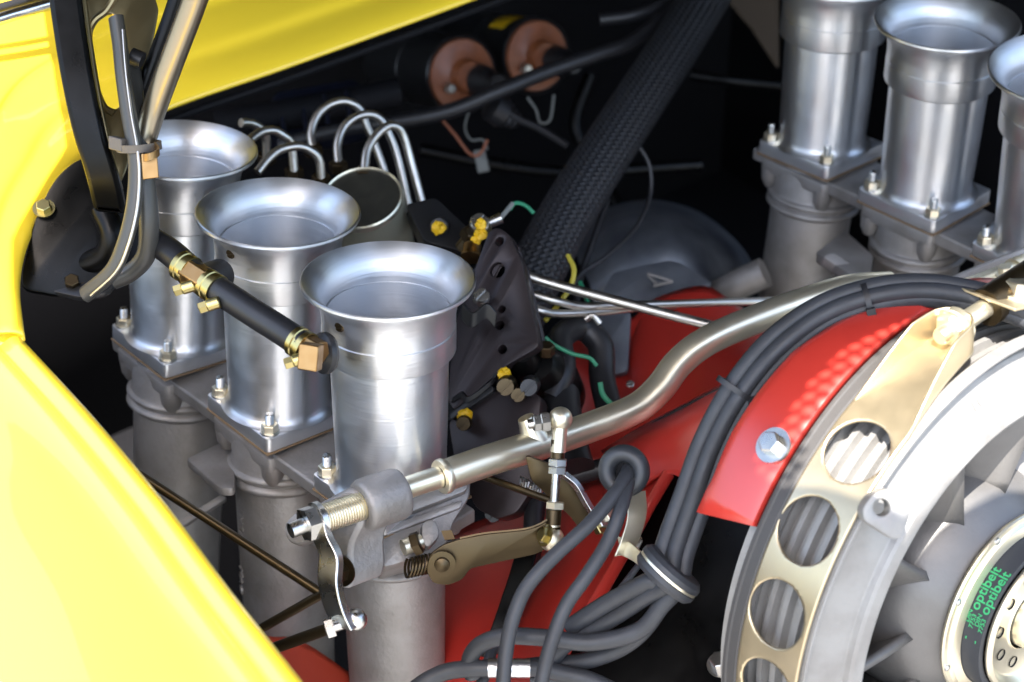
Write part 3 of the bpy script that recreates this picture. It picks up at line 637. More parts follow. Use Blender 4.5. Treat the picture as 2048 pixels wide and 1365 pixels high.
for (x, y, r, h, m, dd) in ((962, 600, .0055, .006, 'zinc', 1.11), (1016, 768, .0062, .014, 'golddark', 1.095), (1040, 785, .005, .012, 'golddark', 1.095), (1062, 769, .0062, .014, 'satin', 1.095), (990, 1022, .0058, .010, 'satin', 1.10), (930, 844, .005, .008, 'golddark', 1.10), (958, 452, .0065, .006, 'zinc', 1.15), (880, 452, .0062, .006, 'satin', 1.18)):
    screw('screw', P(x, y, dd), IV(-.1, -.1, 1) if m != 'zinc' or y > 640 else IV(.1, .4, .9), r, h, M[m], pe, (1, 1.1, .5))
for (x, y, r, dd) in ((930, 832, .0060, 1.098), (981, 1014, .0068, 1.098), (1008, 748, .0055, 1.094), (878, 456, .0062, 1.172), (962, 468, .0055, 1.142), (952, 482, .0045, 1.142), (962, 449, .0048, 1.14)):
    g = G(); g.lathe(P(x, y, dd), IV(.1, .3, .9), [(r * .8, -.001), (r * .78, .0010), (r * .5, .0022), (0, .0025)], 14)
    for v in g.v: v += Vector((random.uniform(-1, 1), random.uniform(-1, 1), random.uniform(-1, 1))) * r * .12
    mk('paint_dab', g, M['ypaint'], pe)
plate('top_block', PL([(812, 425), (872, 412), (935, 470), (925, 520), (850, 500)], 1.20, IV(0, .5, .8)), [], .02, M['satin'], pe, n=IV(0, .5, .8), bev=.001)
mk('banjo', G().tube(pts([(925, 500, 1.16), (950, 470, 1.155), (975, 455, 1.15)]), .006, 16, 4), M['golddark'], pe)
mk('banjo_nut', G().hexa(P(940, 478, 1.15), IV(.4, .7, .5), .0080, .006), M['golddark'], pe)
mk('plug', G().lathe(P(945, 492, 1.145), IV(-.1, -.8, .5), [(0, 0), (.006, 0), (.006, .006), (.0072, .008), (.0072, .010), (0, .01)], 20), M['brass'], pe)
# black lumps and hoses right of the pump
for (L, r, lab) in (([(1100, 800, 1.12), (1125, 740, 1.13), (1120, 680, 1.15), (1160, 655, 1.17), (1200, 690, 1.17), (1205, 760, 1.16), (1222, 830, 1.14)], .009, 'thick black loom sleeve looping behind the pump'),
                    ([(1150, 940, 1.09), (1128, 860, 1.11), (1120, 790, 1.13)], .013, 'fat black hose beside the pump lower plate'),
                    ([(1010, 1250, 1.06), (1060, 1120, 1.07), (1075, 1000, 1.09), (1130, 960, 1.10), (1230, 930, 1.10)], .0065, 'black tube bending under the shaft')):
    tag(mk('black_hose', G().tube(pts(L), r, 18, 6), M['blackrub']), lab, 'hose')
bb = empty('black_fitting', P(1080, 740, 1.12)); tag(bb, 'lumpy black fitting with gold nut right of the pump screws', 'fitting')
mk('body', G().lathe(P(1085, 760, 1.14), IV(-.2, .4, .9), [(0, .03), (.012, .028), (.018, .02), (.020, .008), (.024, 0), (.024, -.03)], 28), M['black'], bb)
mk('boss', G().lathe(P(1050, 735, 1.12), IV(-.1, .5, .85), [(0, .02), (.007, .019), (.010, .015), (.011, 0)], 20), M['black'], bb)
mk('nut', G().hexa(P(1092, 708, 1.11), UPV, .0058, .007), M['golddark'], bb)

# ------------------------------------------------------------------ ignition coils, wires, hoses at the back
cax = IV(.50, -.22, .84)
for i, (x, y, d, lab) in enumerate(((922, 150, 1.50, 'ignition coil with orange-brown cap, left of two'), (1072, 112, 1.54, 'ignition coil with yellow label and orange-brown cap, right of two'))):
    c = P(x, y, d); e = empty('ignition_coil', c); tag(e, lab, 'ignition coil', 'ignition coils on the bulkhead')
    mk('body', G().lathe(c, cax, [(.033, 0), (.033, -.06), (.034, -.061), (.034, -.064), (.033, -.065), (.033, -.13), (0, -.13)], 56), M['satin'], e)
    mk('crimp', G().lathe(c, cax, [(.0315, .001), (.0335, .003), (.0350, .001), (.0350, -.004), (.033, -.006)], 56), M['satin'], e)
    mk('cap', G().lathe(c, cax, [(0, .018), (.012, .018), (.0135, .014), (.015, .007), (.022, .004), (.0305, .003), (.0318, .000)], 56), M['bakelite'], e)
    mk('tower', G().lathe(c + IV(1, -.35, 0) * .012 + cax * .004, cax, [(.0145, 0), (.013, .018), (.010, .024), (.008, .040), (0, .04)], 28), M['blackrub'], e)
    for (dx, dy) in ((-.85, -.5), (.62, .22)):
        t = c + IV(1, 0, -.6) * dx * .020 + IV(0, 1, .26) * dy * .024 + cax * .004
        mk('terminal', G().tube([t, t + cax * .013], .0022, 12, 1), M['zinc'], e); mk('terminal_nut', G().hexa(t + cax * .003, cax, .0050, .004), M['zinc'], e)
        mk('terminal_nut', G().hexa(t + cax * .0085, cax, .0042, .003), M['zinc'], e)
    if i == 1:
        mk('label_band', G().lathe(c, cax, [(.0333, -.018), (.0333, -.045)], 24, ref=IV(-.2, 1, 0), a0=-.25, a1=.75), M['ypaint'], e)
        for k in range(4): mk('label_print', G().lathe(c, cax, [(.0335, -.022 - k * .006), (.0335, -.0245 - k * .006)], 16, ref=IV(-.2, 1, 0), a0=-.1, a1=.35 + .08 * k), M['black'], e)
tag(mk('black_hose', G().tube(pts([(560, 290, 1.42), (690, 258, 1.41), (790, 244, 1.40), (900, 222, 1.40), (1000, 182, 1.40), (1100, 142, 1.41), (1200, 108, 1.42), (1265, 84, 1.43), (1330, 30, 1.45), (1400, -40, 1.5)]), .0062, 20, 8), M['blackrub']), 'long black hose sweeping across in front of the coils', 'hose')
tag(mk('black_hose', G().tube(pts([(1200, 40, 1.45), (1270, 30, 1.45), (1325, 5, 1.46), (1360, -40, 1.48)]), .0052, 18, 6), M['blackrub']), 'black hose end at the top edge beside the braided sleeve', 'hose')
tag(mk('braided_sleeve', G().tube(pts([(1030, 640, 1.22), (1075, 540, 1.24), (1130, 435, 1.27), (1205, 315, 1.31), (1290, 185, 1.36), (1365, 70, 1.41), (1425, -30, 1.46), (1480, -130, 1.5)]), lambda t: .0205, 40, 12), M['braid']), 'thick black braided sleeve rising diagonally to the top edge', 'sleeve')
wires = [([(1272, 285, 1.33), (1298, 330, 1.33), (1300, 390, 1.33), (1272, 455, 1.31), (1210, 515, 1.29), (1165, 545, 1.28), (1140, 580, 1.27)], .0018, 'blackrub', 'thin black wire curving below the braided sleeve'),
 ([(1215, 400, 1.32), (1190, 470, 1.30), (1160, 560, 1.28), (1150, 640, 1.26)], .0026, 'blackrub', 'straight black lead under the braided sleeve'),
 ([(1000, 215, 1.42), (1035, 238, 1.42), (1080, 258, 1.42), (1135, 292, 1.42)], .0032, 'blackrub', 'short black lead leaving the right coil boot'),
 ([(884, 240, 1.45), (910, 270, 1.45), (940, 308, 1.45), (960, 308, 1.45), (975, 280, 1.45)], .0013, 'owire', 'thin reddish wire hanging below the left coil'),
 ([(940, 215, 1.46), (930, 255, 1.46), (942, 280, 1.46), (965, 280, 1.46), (975, 300, 1.46)], .0011, 'gwire', 'thin grey wire hanging below the left coil'),
 ([(1055, 195, 1.46), (1072, 220, 1.46), (1080, 245, 1.46), (1100, 240, 1.46), (1108, 190, 1.46)], .0012, 'gwire', 'thin grey wire hanging below the right coil'),
 ([(1020, 420, 1.17), (1030, 407, 1.17), (1050, 411, 1.17), (1068, 427, 1.17)], .0014, 'green', 'short green wire above the pump'),
 ([(1136, 512, 1.18), (1148, 540, 1.17), (1140, 575, 1.165), (1115, 612, 1.16), (1090, 642, 1.155)], .0018, 'ywire', 'yellow wire crossing the steel pipes'),
 ([(1090, 675, 1.12), (1108, 690, 1.12), (1145, 708, 1.12), (1178, 716, 1.12), (1194, 732, 1.12)], .0014, 'green', 'green and yellow wire right of the pump'),
 ([(1200, 765, 1.11), (1206, 790, 1.11), (1224, 810, 1.11)], .0018, 'green', 'green wire end meeting the shaft'),
 ([(1160, 565, 1.2), (1170, 590, 1.19), (1180, 620, 1.18)], .0016, 'green', 'dark green wire behind the steel pipes'),
 ([(1170, 640, 1.15), (1185, 632, 1.15), (1200, 648, 1.15)], .0022, 'zinc', 'small bright clip behind the pipes')]
for L, r, m, lab in wires: tag(mk('wire', G().tube(pts(L), r, 10, 6), M[m]), lab, 'wire')
cn = empty('crimp_terminal', P(990, 440, 1.165)); tag(cn, 'bright crimp terminal between yellow paint and the green wire', 'terminal')
mk('crimp', G().tube(pts([(975, 448, 1.165), (1003, 436, 1.165)]), .0038, 12, 1), M['zinc'], cn); mk('sleeve', G().tube(pts([(1000, 438, 1.165), (1026, 407, 1.17)]), .0017, 10, 1), M['gwire'], cn)
tag(mk('connector', G().ribbon(pts([(958, 300, 1.46), (968, 345, 1.46)]), IV(1, .2, .1) * .010, .005), M['gwire'], bev=.0006), 'grey flat connector hanging below the coils', 'connector')
tag(mk('rubber_boot', G().lathe(P(1015, 232, 1.43), IV(-.7, .35, .5), [(.005, -.012), (.009, -.006), (.007, -.004), (.011, 0), (.009, .003), (.013, .006), (.012, .018), (0, .02)], 24), M['blackrub']), 'ribbed black rubber boot below the right coil', 'boot')
# small bolts on the bulkhead
for i, (x, y) in enumerate(((748, 218), (787, 200), (775, 172))):
    tag(bolt('bulkhead_bolt', P(x, y, 1.46), IV(.1, .5, .8), .004, .004, M['golddark']), ('small bolt on the dark bulkhead behind the tall hoops', 'second small bolt on the bulkhead beside the left coil', 'uppermost small bolt on the bulkhead by the left coil')[i], 'bolt', 'bulkhead bolts')
# dark cross members giving the bulkhead some depth
tag(mk('crossmember', G().tube(pts([(430, 250, 1.44), (600, 225, 1.45), (800, 185, 1.46)]), .013, 20, 4), M['void']), 'dark rounded crossmember under the yellow cowl edge', 'crossmember')
tag(mk('seat_back', G().prism(pts([(1395, -60, 1.62), (1560, -60, 1.64), (1560, 150, 1.62), (1500, 60, 1.62)]), (0, .03, 0)), M['seat'], bev=.005), 'brown felt padding behind the braided sleeve at the top', 'padding')
tag(mk('heater_duct', G().tube(pts([(1380, 150, 1.60), (1460, 162, 1.60), (1560, 172, 1.62)]), .005, 16, 4), M['black']), 'dark rail behind the right trumpets', 'rail')
bx = empty('blue_box', P(640, 240, 1.47)); tag(bx, 'dark navy ribbed box under the cowl behind the hooped fuel lines', 'box')
nbb = IV(.2, .5, .85)
plate('casing', PL([(520, 262), (548, 205), (700, 178), (745, 205), (735, 262), (560, 300)], 1.47, nbb), [], .03, M['navy'], bx, n=nbb, bev=.003)
for k_ in range(4): plate('rib', PL([(556 + 44 * k_, 208 - 8 * k_), (562 + 44 * k_, 207 - 8 * k_), (576 + 44 * k_, 288 - 9 * k_), (568 + 44 * k_, 290 - 9 * k_)], 1.445, nbb), [], .006, M['navy'], bx, n=nbb, bev=.001)
for (L, lab) in (([(840, 300, 1.55), (1000, 330, 1.56), (1150, 345, 1.58), (1400, 330, 1.62)], 'faint dark pipe low on the bulkhead'), ([(1180, 150, 1.58), (1150, 250, 1.58), (1190, 330, 1.58), (1240, 420, 1.56)], 'faint black loom dropping behind the braided sleeve')):
    tag(mk('dark_pipe', G().tube(pts(L), .006, 14, 6), M['black']), lab, 'pipe')
# engine casting in the middle distance
eg = empty('engine_case', P(1350, 520, 1.42)); tag(eg, 'blue-grey cast engine case in the middle behind the pipes', 'engine case')
mk('dome', grid([[(1150, 500, 1.50), (1200, 425, 1.53), (1300, 400, 1.56), (1400, 425, 1.56), (1480, 490, 1.52), (1520, 560, 1.5)],
                 [(1160, 530, 1.42), (1220, 455, 1.42), (1310, 430, 1.43), (1390, 448, 1.43), (1455, 500, 1.43), (1495, 555, 1.45)],
                 [(1180, 570, 1.38), (1250, 520, 1.37), (1330, 495, 1.36), (1390, 510, 1.37), (1440, 545, 1.40), (1480, 580, 1.44)],
                 [(1190, 620, 1.38), (1260, 590, 1.37), (1330, 580, 1.36), (1400, 580, 1.36), (1450, 600, 1.38), (1490, 620, 1.44)]], 6, 6), M['castblue'], eg, ang=60)
na = IV(.05, .55, .8)
plate('cover', PL([(1205, 590), (1225, 552), (1335, 528), (1360, 533), (1425, 575), (1320, 612), (1210, 612)], 1.335, na), [], .010, M['castblue'], eg, n=na, bev=.001)
oc = P(1300, 560, 1.325)
g = G()
for a, b in (((1295, 548), (1345, 563)), ((1345, 563), (1307, 572)), ((1297, 552), (1316, 571))): g.tube([RP(a[0], a[1], oc, na), RP(b[0], b[1], oc, na)], .0012, 6, 1)
mk('arrow_mark', g, M['cast'], eg)
plate('side_cover', PL([(1185, 625), (1262, 625), (1256, 748), (1215, 756), (1190, 735)], 1.24, IV(-.1, .3, .9)), [], .010, M['castblue'], eg, n=IV(-.1, .3, .9), bev=.001)
mk('hose_stub', G().tube(pts([(1440, 590, 1.36), (1475, 570, 1.34), (1530, 545, 1.33)]), .012, 20, 4), M['cast'], eg)

# ------------------------------------------------------------------ fan assembly frame
FC = P(1829.7, 1110.5, 1.0); az, el_ = .6918, .0932
FA = Vector((math.sin(az) * math.cos(el_), -math.cos(az) * math.cos(el_), math.sin(el_)))
FU = FA.cross(UPV).normalized() * -1; FU = -FU      # horizontal, to the left when seen from behind
if FU.x > 0: FU = -FU
FV = Vector((0, 0, 1)); FV = (FV - FA * FV.dot(FA)).normalized()
def fp(a, r, h): return FC + FA * h + (FU * math.cos(a) + FV * math.sin(a)) * r     # a: 0 = left, 90 deg = top
def raycyl(px, py, r):
    ray = (P(px, py, 1) - CAM).normalized(); o = CAM - FC
    A_ = ray - FA * ray.dot(FA); B_ = o - FA * o.dot(FA); a = A_.dot(A_); b = 2 * A_.dot(B_); c = B_.dot(B_) - r * r; D = b * b - 4 * a * c
    t = (-b - math.sqrt(D)) / (2 * a) if D >= 0 else -b / (2 * a)
    p = CAM + ray * t; q = p - FC; return p, math.atan2(q.dot(FV), q.dot(FU)), q.dot(FA), (D >= 0)
def ring(prof, a0, a1, n=96):
    g = G(); vs = []; fs = []; m = len(prof)
    for i in range(n + 1):
        a = a0 + (a1 - a0) * i / n
        for r, h in prof: vs.append(fp(a, r, h))
    for i in range(n):
        for j in range(m - 1): fs.append((i * m + j, i * m + j + 1, (i + 1) * m + j + 1, (i + 1) * m + j))
    return g.add(vs, fs)
R_ = math.radians
fh = empty('fan_housing', FC); tag(fh, 'grey cast cooling fan housing ring in the lower right', 'fan housing')
hp = [(.1560, .044), (.1572, .0455), (.1572, .0530), (.1552, .0530), (.1545, .0465), (.1495, .0455), (.1488, .0478), (.1300, .0560), (.1290, .0592), (.1275, .0608), (.1215, .0622), (.1192, .0612), (.1183, .0585), (.1180, .0400), (.1180, .0000), (.1180, -.03)]
mk('rim_ring', ring(hp, R_(-75), R_(140), 200), M['fan'], fh, ang=25, bev=.0005)
rb = [(.150, -.01)]
for k in range(5):
    h = .001 + k * .0092; rb += [(.1440, h), (.1440, h + .0038), (.1490, h + .0050), (.1490, h + .0082), (.1440, h + .0092)]
mk('ribbed_drum', ring(rb, R_(-75), R_(140), 120), M['fan'], fh)
# lug with hole, and a raised pad
p, a_l, h_l, _ = raycyl(1762, 1022, .150)
def fplate(name, corners, holes, th, m, par, off):   # plate lying against the housing front; corners (px,py)
    n_ = (FA * .75 + (p - FC - FA * (p - FC).dot(FA)).normalized() * .65).normalized()
    o_ = P(corners[0][0], corners[0][1], off); q = [RP(x, y, o_, n_) for x, y in corners]
    return plate(name, q, [(RP(x, y, o_, n_), r) for x, y, r in holes], th, m, par, n=n_, bev=.001)
fplate('lug', [(1722, 1040), (1718, 1018), (1736, 988), (1768, 976), (1800, 985), (1822, 1008), (1798, 1074), (1780, 1078)], [(1757, 1014, .0042)], .010, M['fan'], fh, (p - CAM).dot(Vector((0, CS, -SN))) - .012)
def rim_text(s_, size, px, py):
    ray = P(px, py, 1) - CAM; o_ = FC + FA * .0520; q = CAM + ray * ((o_ - CAM).dot(FA) / ray.dot(FA)) - FC
    a = math.atan2(q.dot(FV), q.dot(FU)); r = (q - FA * q.dot(FA)).length; hr = .0560 + (.1300 - r) * .436
    vs, fs = text_mesh(s_, size, .0005, 0, 'LEFT'); g = G(); g.add([fp(a + v.x / r, r + v.y, hr - v.y * .436 + v.z) for v in vs], fs); mk('cast_lettering', g, M['fan'], fh)
rim_text('90', .0085, 1868, 905); rim_text('L08', .0085, 1945, 822)
# strap: drilled band round the housing
st = empty('fan_strap', fp(R_(45), .158, .025)); tag(st, 'gold zinc fan strap with large round holes, clamping the housing', 'strap')
hol = []
for (x, y, r) in ((1713, 904, .0178), (1615, 1062, .0178), (1553, 1229, .0178), (1535, 1382, .0178)):
    q, a, h, ok = raycyl(x, y, .1595); hol.append((a * .1595, h, r))
pe_, ae, he, _ = raycyl(1885, 690, .1595)
print('holes', [(math.degrees(a / .1595), h) for a, h, r in hol], math.degrees(ae), he)
def strapmesh(r0, a0, a1, h0f, h1f, holes, na=420, nh=36):
    g = G(); V = {}; idx = {}; fs = []
    for i in range(na + 1):
        a = a0 + (a1 - a0) * i / na; s = a * r0
        for j in range(nh + 1):
            h = h0f(a) + (h1f(a) - h0f(a)) * j / nh; V[i, j] = [s, h]
    dead = set()
    for (hs, hh, hr) in holes:
        for i in range(na):
            for j in range(nh):
                cs = sum(V[i + di, j + dj][0] for di in (0, 1) for dj in (0, 1)) / 4; ch_ = sum(V[i + di, j + dj][1] for di in (0, 1) for dj in (0, 1)) / 4
                if math.hypot(cs - hs, ch_ - hh) < hr: dead.add((i, j))
        for i in range(na):
            for j in range(nh):
                if (i, j) in dead: continue
                for di, dj in ((0, 1), (1, 0), (0, -1), (-1, 0)):
                    if (i + di, j + dj) in dead:
                        vs = {(0, 1): [(i, j + 1), (i + 1, j + 1)], (1, 0): [(i + 1, j), (i + 1, j + 1)], (0, -1): [(i, j), (i + 1, j)], (-1, 0): [(i, j), (i, j + 1)]}[di, dj]
                        for v in vs:
                            dx, dy = V[v][0] - hs, V[v][1] - hh; L = math.hypot(dx, dy)
                            if L < hr * 1.35: V[v] = [hs + dx / L * hr, hh + dy / L * hr]
    for k, (s, h) in V.items(): idx[k] = len(g.v); g.v.append(fp(s / r0, r0, h))
    for i in range(na):
        for j in range(nh):
            if (i, j) not in dead: g.f.append((idx[i, j], idx[i + 1, j], idx[i + 1, j + 1], idx[i, j + 1])); g.m.append(0)
    return g
aend = ae + R_(4)
def rnd_(a):
    t = max(0, min(1, (a - (aend - R_(4))) / R_(4))); return .0095 * (1 - math.sqrt(max(0, 1 - t * t)))
H0 = lambda a: .0110 + max(0, (a - (aend - R_(24))) / R_(24)) * .006 + rnd_(a)
H1 = lambda a: .0505 - max(0, (a - (aend - R_(26))) / R_(26)) * .010 - rnd_(a)
mk('band', strapmesh(.1592, R_(-70), aend, H0, H1, hol), M['strap'], st, ang=40, solid=.0016)
path = [(aend - R_(24) + R_(24) * (math.sin(k / 26 * math.pi / 2)), 0) for k in range(27)]
loop_ = [(a, H0(a)) for a, _ in path] + [(aend, H0(aend) + (H1(aend) - H0(aend)) * k / 4) for k in (1, 2, 3)] + [(a, H1(a)) for a, _ in reversed(path)]
g = G(); vs = []; nL = len(loop_)
for i_, (a, h) in enumerate(loop_):
    f = max(0, (a - (aend - R_(24))) / R_(24)); ht = .0012 + .0165 * min(1, f * 1.5) ** 1.2
    inn = (.0272 - h) * .055 / .5
    for (dr, k_) in ((-.0006, 0), (ht, 0), (ht, 1), (-.0006, 1)): vs.append(fp(a - k_ * R_(.35) * (1 if f > .9 else 0), .1590 + dr, h + k_ * inn * .9))
g.add(vs, [(i_ * 4 + k, i_ * 4 + (k + 1) % 4, i_ * 4 + 4 + (k + 1) % 4, i_ * 4 + 4 + k) for i_ in range(nL - 1) for k in range(4)] + [(0, 1, 2, 3), tuple(range(nL * 4 - 4, nL * 4))])
mk('flange_wall', g, M['strap'], st, bev=.0004)
ta = (fp(aend, .16, 0) - fp(aend - R_(1), .16, 0)).normalized(); bo = fp(aend - R_(.4), .1675, .027)
mk('clamp_bolt', G().lathe(bo, -ta, [(0, .016), (.004, .016), (.0048, .0145), (.0048, .007), (.0095, .0065), (.0095, .0045), (.0105, .004), (.0105, 0)], 28), M['gold'], st)
mk('bolt_nut', G().hexa(bo - ta * .004, -ta, .0090, .0055), M['gold'], st)
# second strap half beyond the bolt
s2 = empty('strap_clamp', fp(aend + R_(14), .165, .03)); tag(s2, 'bright zinc strap end with draw bolt at the right edge', 'clamp')
mk('end_plate', G().ribbon([fp(aend + R_(6), .176, .030), fp(aend + R_(12), .174, .032), fp(aend + R_(19), .170, .034), fp(aend + R_(32), .162, .034)], FA * .034, .0016, 6), M['strap'], s2, bev=.0004)
mk('draw_bolt', G().tube([bo + ta * .002, bo + ta * .050], .0052, 18, 1), M['gold'], s2)
mk('spacer', G().tube([bo + ta * .022, bo + ta * .090], .0105, 28, 1), M['golddark'], s2)
bolt('hex_head', fp(aend + R_(13), .175, .034), fp(aend + R_(13), 1, 0) - fp(aend + R_(13), 0, 0), .008, .006, M['gold'], s2)
# black edging between strap and red shroud
tag(mk('edge_seal', ring([(.1565, .013), (.1592, .0115), (.1606, .0100), (.1608, .0050), (.1616, .0042), (.1616, .0022), (.1606, .0014), (.1585, .0008)], R_(-75), R_(135), 120), M['edge']), 'grey rubber edging along the left side of the fan strap', 'seal')

# fan rotor
fr = empty('cooling_fan', FC + FA * .05); tag(fr, 'grey cast fan rotor with curved blades inside the housing', 'fan')
mk('hub_cone', ring([(.073, -.02), (.073, .018), (.0722, .028), (.0695, .038), (.0650, .047), (.058, .0545), (.053, .0605), (.048, .061)], R_(-180), R_(180), 120), M['fanblade'], fr)
for k in range(11):
    a0 = R_(18 + k * 360 / 11); nr, nc = 8, 10; vs = []; fs = []
    for i in range(nr + 1):
        r = .063 + (.1168 - .063) * i / nr
        for j in range(nc + 1):
            t = j / nc; tw = R_(36) * (t - .5) * (1 - .1 * i / nr); vs.append(fp(a0 + tw + R_(5) * i / nr, r, -.012 + (.060 + .006 * i / nr) * (t ** 1.1) + .004 * math.sin(t * 3.14)))
    for i in range(nr):
        for j in range(nc): fs.append((i * (nc + 1) + j, i * (nc + 1) + j + 1, (i + 1) * (nc + 1) + j + 1, (i + 1) * (nc + 1) + j))
    g = G(); g.add(vs, fs); mk('blade', g, M['fanblade'], fr, ang=60, solid=.005)
mk('back_disc', ring([(.118, -.022), (.03, -.022)], R_(-180), R_(180), 60), M['void'], fr)
# pulley
pu = empty('fan_pulley', FC + FA * .07); tag(pu, 'gold zinc fan pulley with pierced face and domed hub nut', 'pulley')
mk('rear_flange', ring([(.050, .0600), (.0560, .0625), (.0565, .0640), (.0560, .0652), (.0535, .0655), (.0525, .0665), (.0520, .0675), (.0470, .0690)], -math.pi, math.pi, 120), M['gold'], pu)
mk('front_flange', ring([(.0400, .0800), (.0425, .0815), (.0430, .0830), (.0425, .0842), (.0400, .0846), (.0385, .0836), (.0365, .0800), (.0345, .0790), (.020, .0790), (.019, .0800)], -math.pi, math.pi, 120), M['gold'], pu)
for k in range(10):
    a = R_(k * 36 + 8); o_ = fp(a, .0275, .0792); mk('vent_hole', G().lathe(o_, FA, [(.0034, .0004), (.0034, .0006), (.0030, .0004), (.0030, -.006), (0, -.006)], 20), [M['void']][0], pu)
mk('hub_nut', G().lathe(FC + FA * .079, FA, [(.0175, 0), (.0172, .004), (.0155, .010), (.0115, .0145), (.0060, .0165), (0, .017)], 40), M['gold'], pu)
for a in (R_(150), R_(195), R_(62), R_(-12), R_(-60), R_(108)):
    mk('rivet', G().lathe(fp(-a + R_(180), .0542, .0652), FA, [(.0024, 0), (.0022, .0008), (.0012, .0014), (0, .0016)], 14), M['zinc'], pu)
RB_, h0b, h1b = .0465, .0675, .0805
tag(mk('fan_belt', ring([(.043, h0b), (RB_, h0b), (RB_, h1b), (.043, h1b)], R_(-75), R_(200), 120), M['belt']), 'black V-belt with green lettering round the pulley', 'belt')
bt = bpy.data.objects['fan_belt']
def belt_text(s, size, a, h, sx=1.0):
    vs, fs = text_mesh(s, size, .00004, size * .012, 'LEFT'); g = G()
    g.add([fp(a + v.x * sx / RB_, RB_ + .0002 + v.z, h - v.y) for v in vs], fs); mk('lettering', g, M['print'], bt)
for hrow in (.0738, .0799):
    belt_text('optibelt', .0078, R_(29), hrow, 1.05)
    belt_text('DIN', .0036, R_(19), hrow - .0030, 1.15); belt_text('7753', .0036, R_(16), hrow, 1.15)
    belt_text('-', .0060, R_(7), hrow - .0012)

# ------------------------------------------------------------------ red shroud and neighbours
sh = empty('red_shroud', P(1400, 850, 1.05)); tag(sh, 'glossy red fibreglass cooling shroud round the fan and over the engine', 'shroud')
a_lo = raycyl(1520, 1010, .163)[1]
HB = [(30, .037), (37, .035), (46, .038), (55, .038), (65, .037), (75, .030), (86, .018), (95, .011), (150, .009)]
def wide(a):
    return float(np.interp(math.degrees(a), [q[0] for q in HB], [q[1] for q in HB])) / .043
g = G(); vs = []; fs = []; n = 90; A0, A1 = a_lo - R_(4), R_(140); prof_s = [(.1600, .0005), (.1640, .0), (.1652, -.004), (.1655, -.02), (.1658, -.034), (.1645, -.040), (.161, -.043)]
for i in range(n + 1):
    a = A0 + (A1 - A0) * i / n
    for j, (r, h) in enumerate(prof_s): vs.append(fp(a - (R_(3.5) * min(1, -h / .05) if i == 0 else 0), r, h * wide(a)))
m = len(prof_s)
for i in range(n):
    for j in range(m - 1): fs.append((i * m + j, i * m + j + 1, (i + 1) * m + j + 1, (i + 1) * m + j))
g.add(vs, fs); mk('collar', g, M['red'], sh, solid=.0022, ang=50)
pb, ab, hb_, _ = raycyl(1549, 893, .166); nb_ = (fp(ab, 1, 0) - fp(ab, 0, 0))
mk('washer', G().lathe(fp(ab, .1662, hb_), nb_, [(0, 0), (.0098, 0), (.0098, .0018), (0, .0018)], 36), M['zinc'], sh)
mk('hex_bolt', G().hexa(fp(ab, .1680, hb_), nb_, .0060, .0055), M['zinc'], sh)
mk('upper_duct', grid([[(1125, 690, 1.24), (1190, 660, 1.26), (1262, 640, 1.28), (1312, 600, 1.30), (1400, 575, 1.31), (1455, 600, 1.30), (1540, 660, 1.28)],
                       [(1130, 740, 1.22), (1195, 762, 1.225), (1250, 752, 1.23), (1275, 690, 1.25), (1380, 670, 1.25), (1450, 680, 1.24), (1560, 700, 1.22)],
                       [(1140, 820, 1.19), (1200, 830, 1.195), (1265, 820, 1.195), (1300, 790, 1.20), (1390, 770, 1.20), (1470, 740, 1.19), (1580, 740, 1.17)],
                       [(1140, 930, 1.16), (1210, 930, 1.16), (1280, 920, 1.16), (1340, 900, 1.16), (1410, 860, 1.16), (1490, 820, 1.15), (1600, 790, 1.14)]], 6, 6), M['red'], sh, ang=60, solid=.003)
mk('gusset', grid([[(1205, 905, 1.12), (1270, 865, 1.105), (1345, 825, 1.09), (1440, 775, 1.07), (1530, 730, 1.055), (1640, 665, 1.04)],
                   [(1215, 925, 1.095), (1290, 880, 1.075), (1370, 840, 1.055), (1455, 800, 1.035), (1540, 760, 1.025), (1650, 690, 1.015)],
                   [(1215, 960, 1.085), (1300, 925, 1.060), (1385, 890, 1.035), (1460, 860, 1.010), (1545, 820, 1.00), (1660, 730, .995)],
                   [(1205, 1010, 1.085), (1270, 985, 1.065), (1335, 948, 1.045), (1420, 972, 1.015), (1530, 900, .985), (1670, 780, .975)]], 6, 6), M['red'], sh, ang=60, solid=.003)
mk('lower_duct', grid([[(870, 1080, 1.19), (870, 1200, 1.15), (870, 1300, 1.12), (870, 1480, 1.09)],
                       [(1050, 1010, 1.16), (1020, 1150, 1.12), (990, 1280, 1.09), (960, 1480, 1.05)],
                       [(1200, 960, 1.12), (1160, 1080, 1.08), (1100, 1220, 1.05), (1030, 1480, 1.01)],
                       [(1310, 950, 1.07), (1245, 1080, 1.05), (1160, 1220, 1.02), (1075, 1480, .98)],
                       [(1335, 948, 1.052), (1266, 1080, 1.035), (1180, 1222, 1.005), (1050, 1480, .965)]], 6, 8), M['red'], sh, ang=60, solid=.003)
mk('rolled_edge', G().tube(pts([(1337, 948, 1.047), (1300, 1010, 1.038), (1262, 1080, 1.03), (1180, 1222, 1.0), (1110, 1330, .985), (1060, 1450, .97)]), .0042, 14, 6, flat=.8), M['red'], sh)
mk('collar_tab', grid([[(1430, 970, 1.00), (1480, 995, .975), (1528, 1022, .945)], [(1440, 940, .99), (1490, 965, .965), (1540, 985, .938)], [(1450, 860, .985), (1510, 890, .96), (1560, 905, .935)]], 6, 6), M['red'], sh, solid=.003)
screw('rivet', P(1260, 770, 1.19), IV(0, .6, .8), .0028, .0015, M['zinc'], sh)
lt = empty('lower_cover', P(650, 1350, 1.1)); tag(lt, 'orange-red cover under the linkage at the bottom edge beside the fender', 'cover')
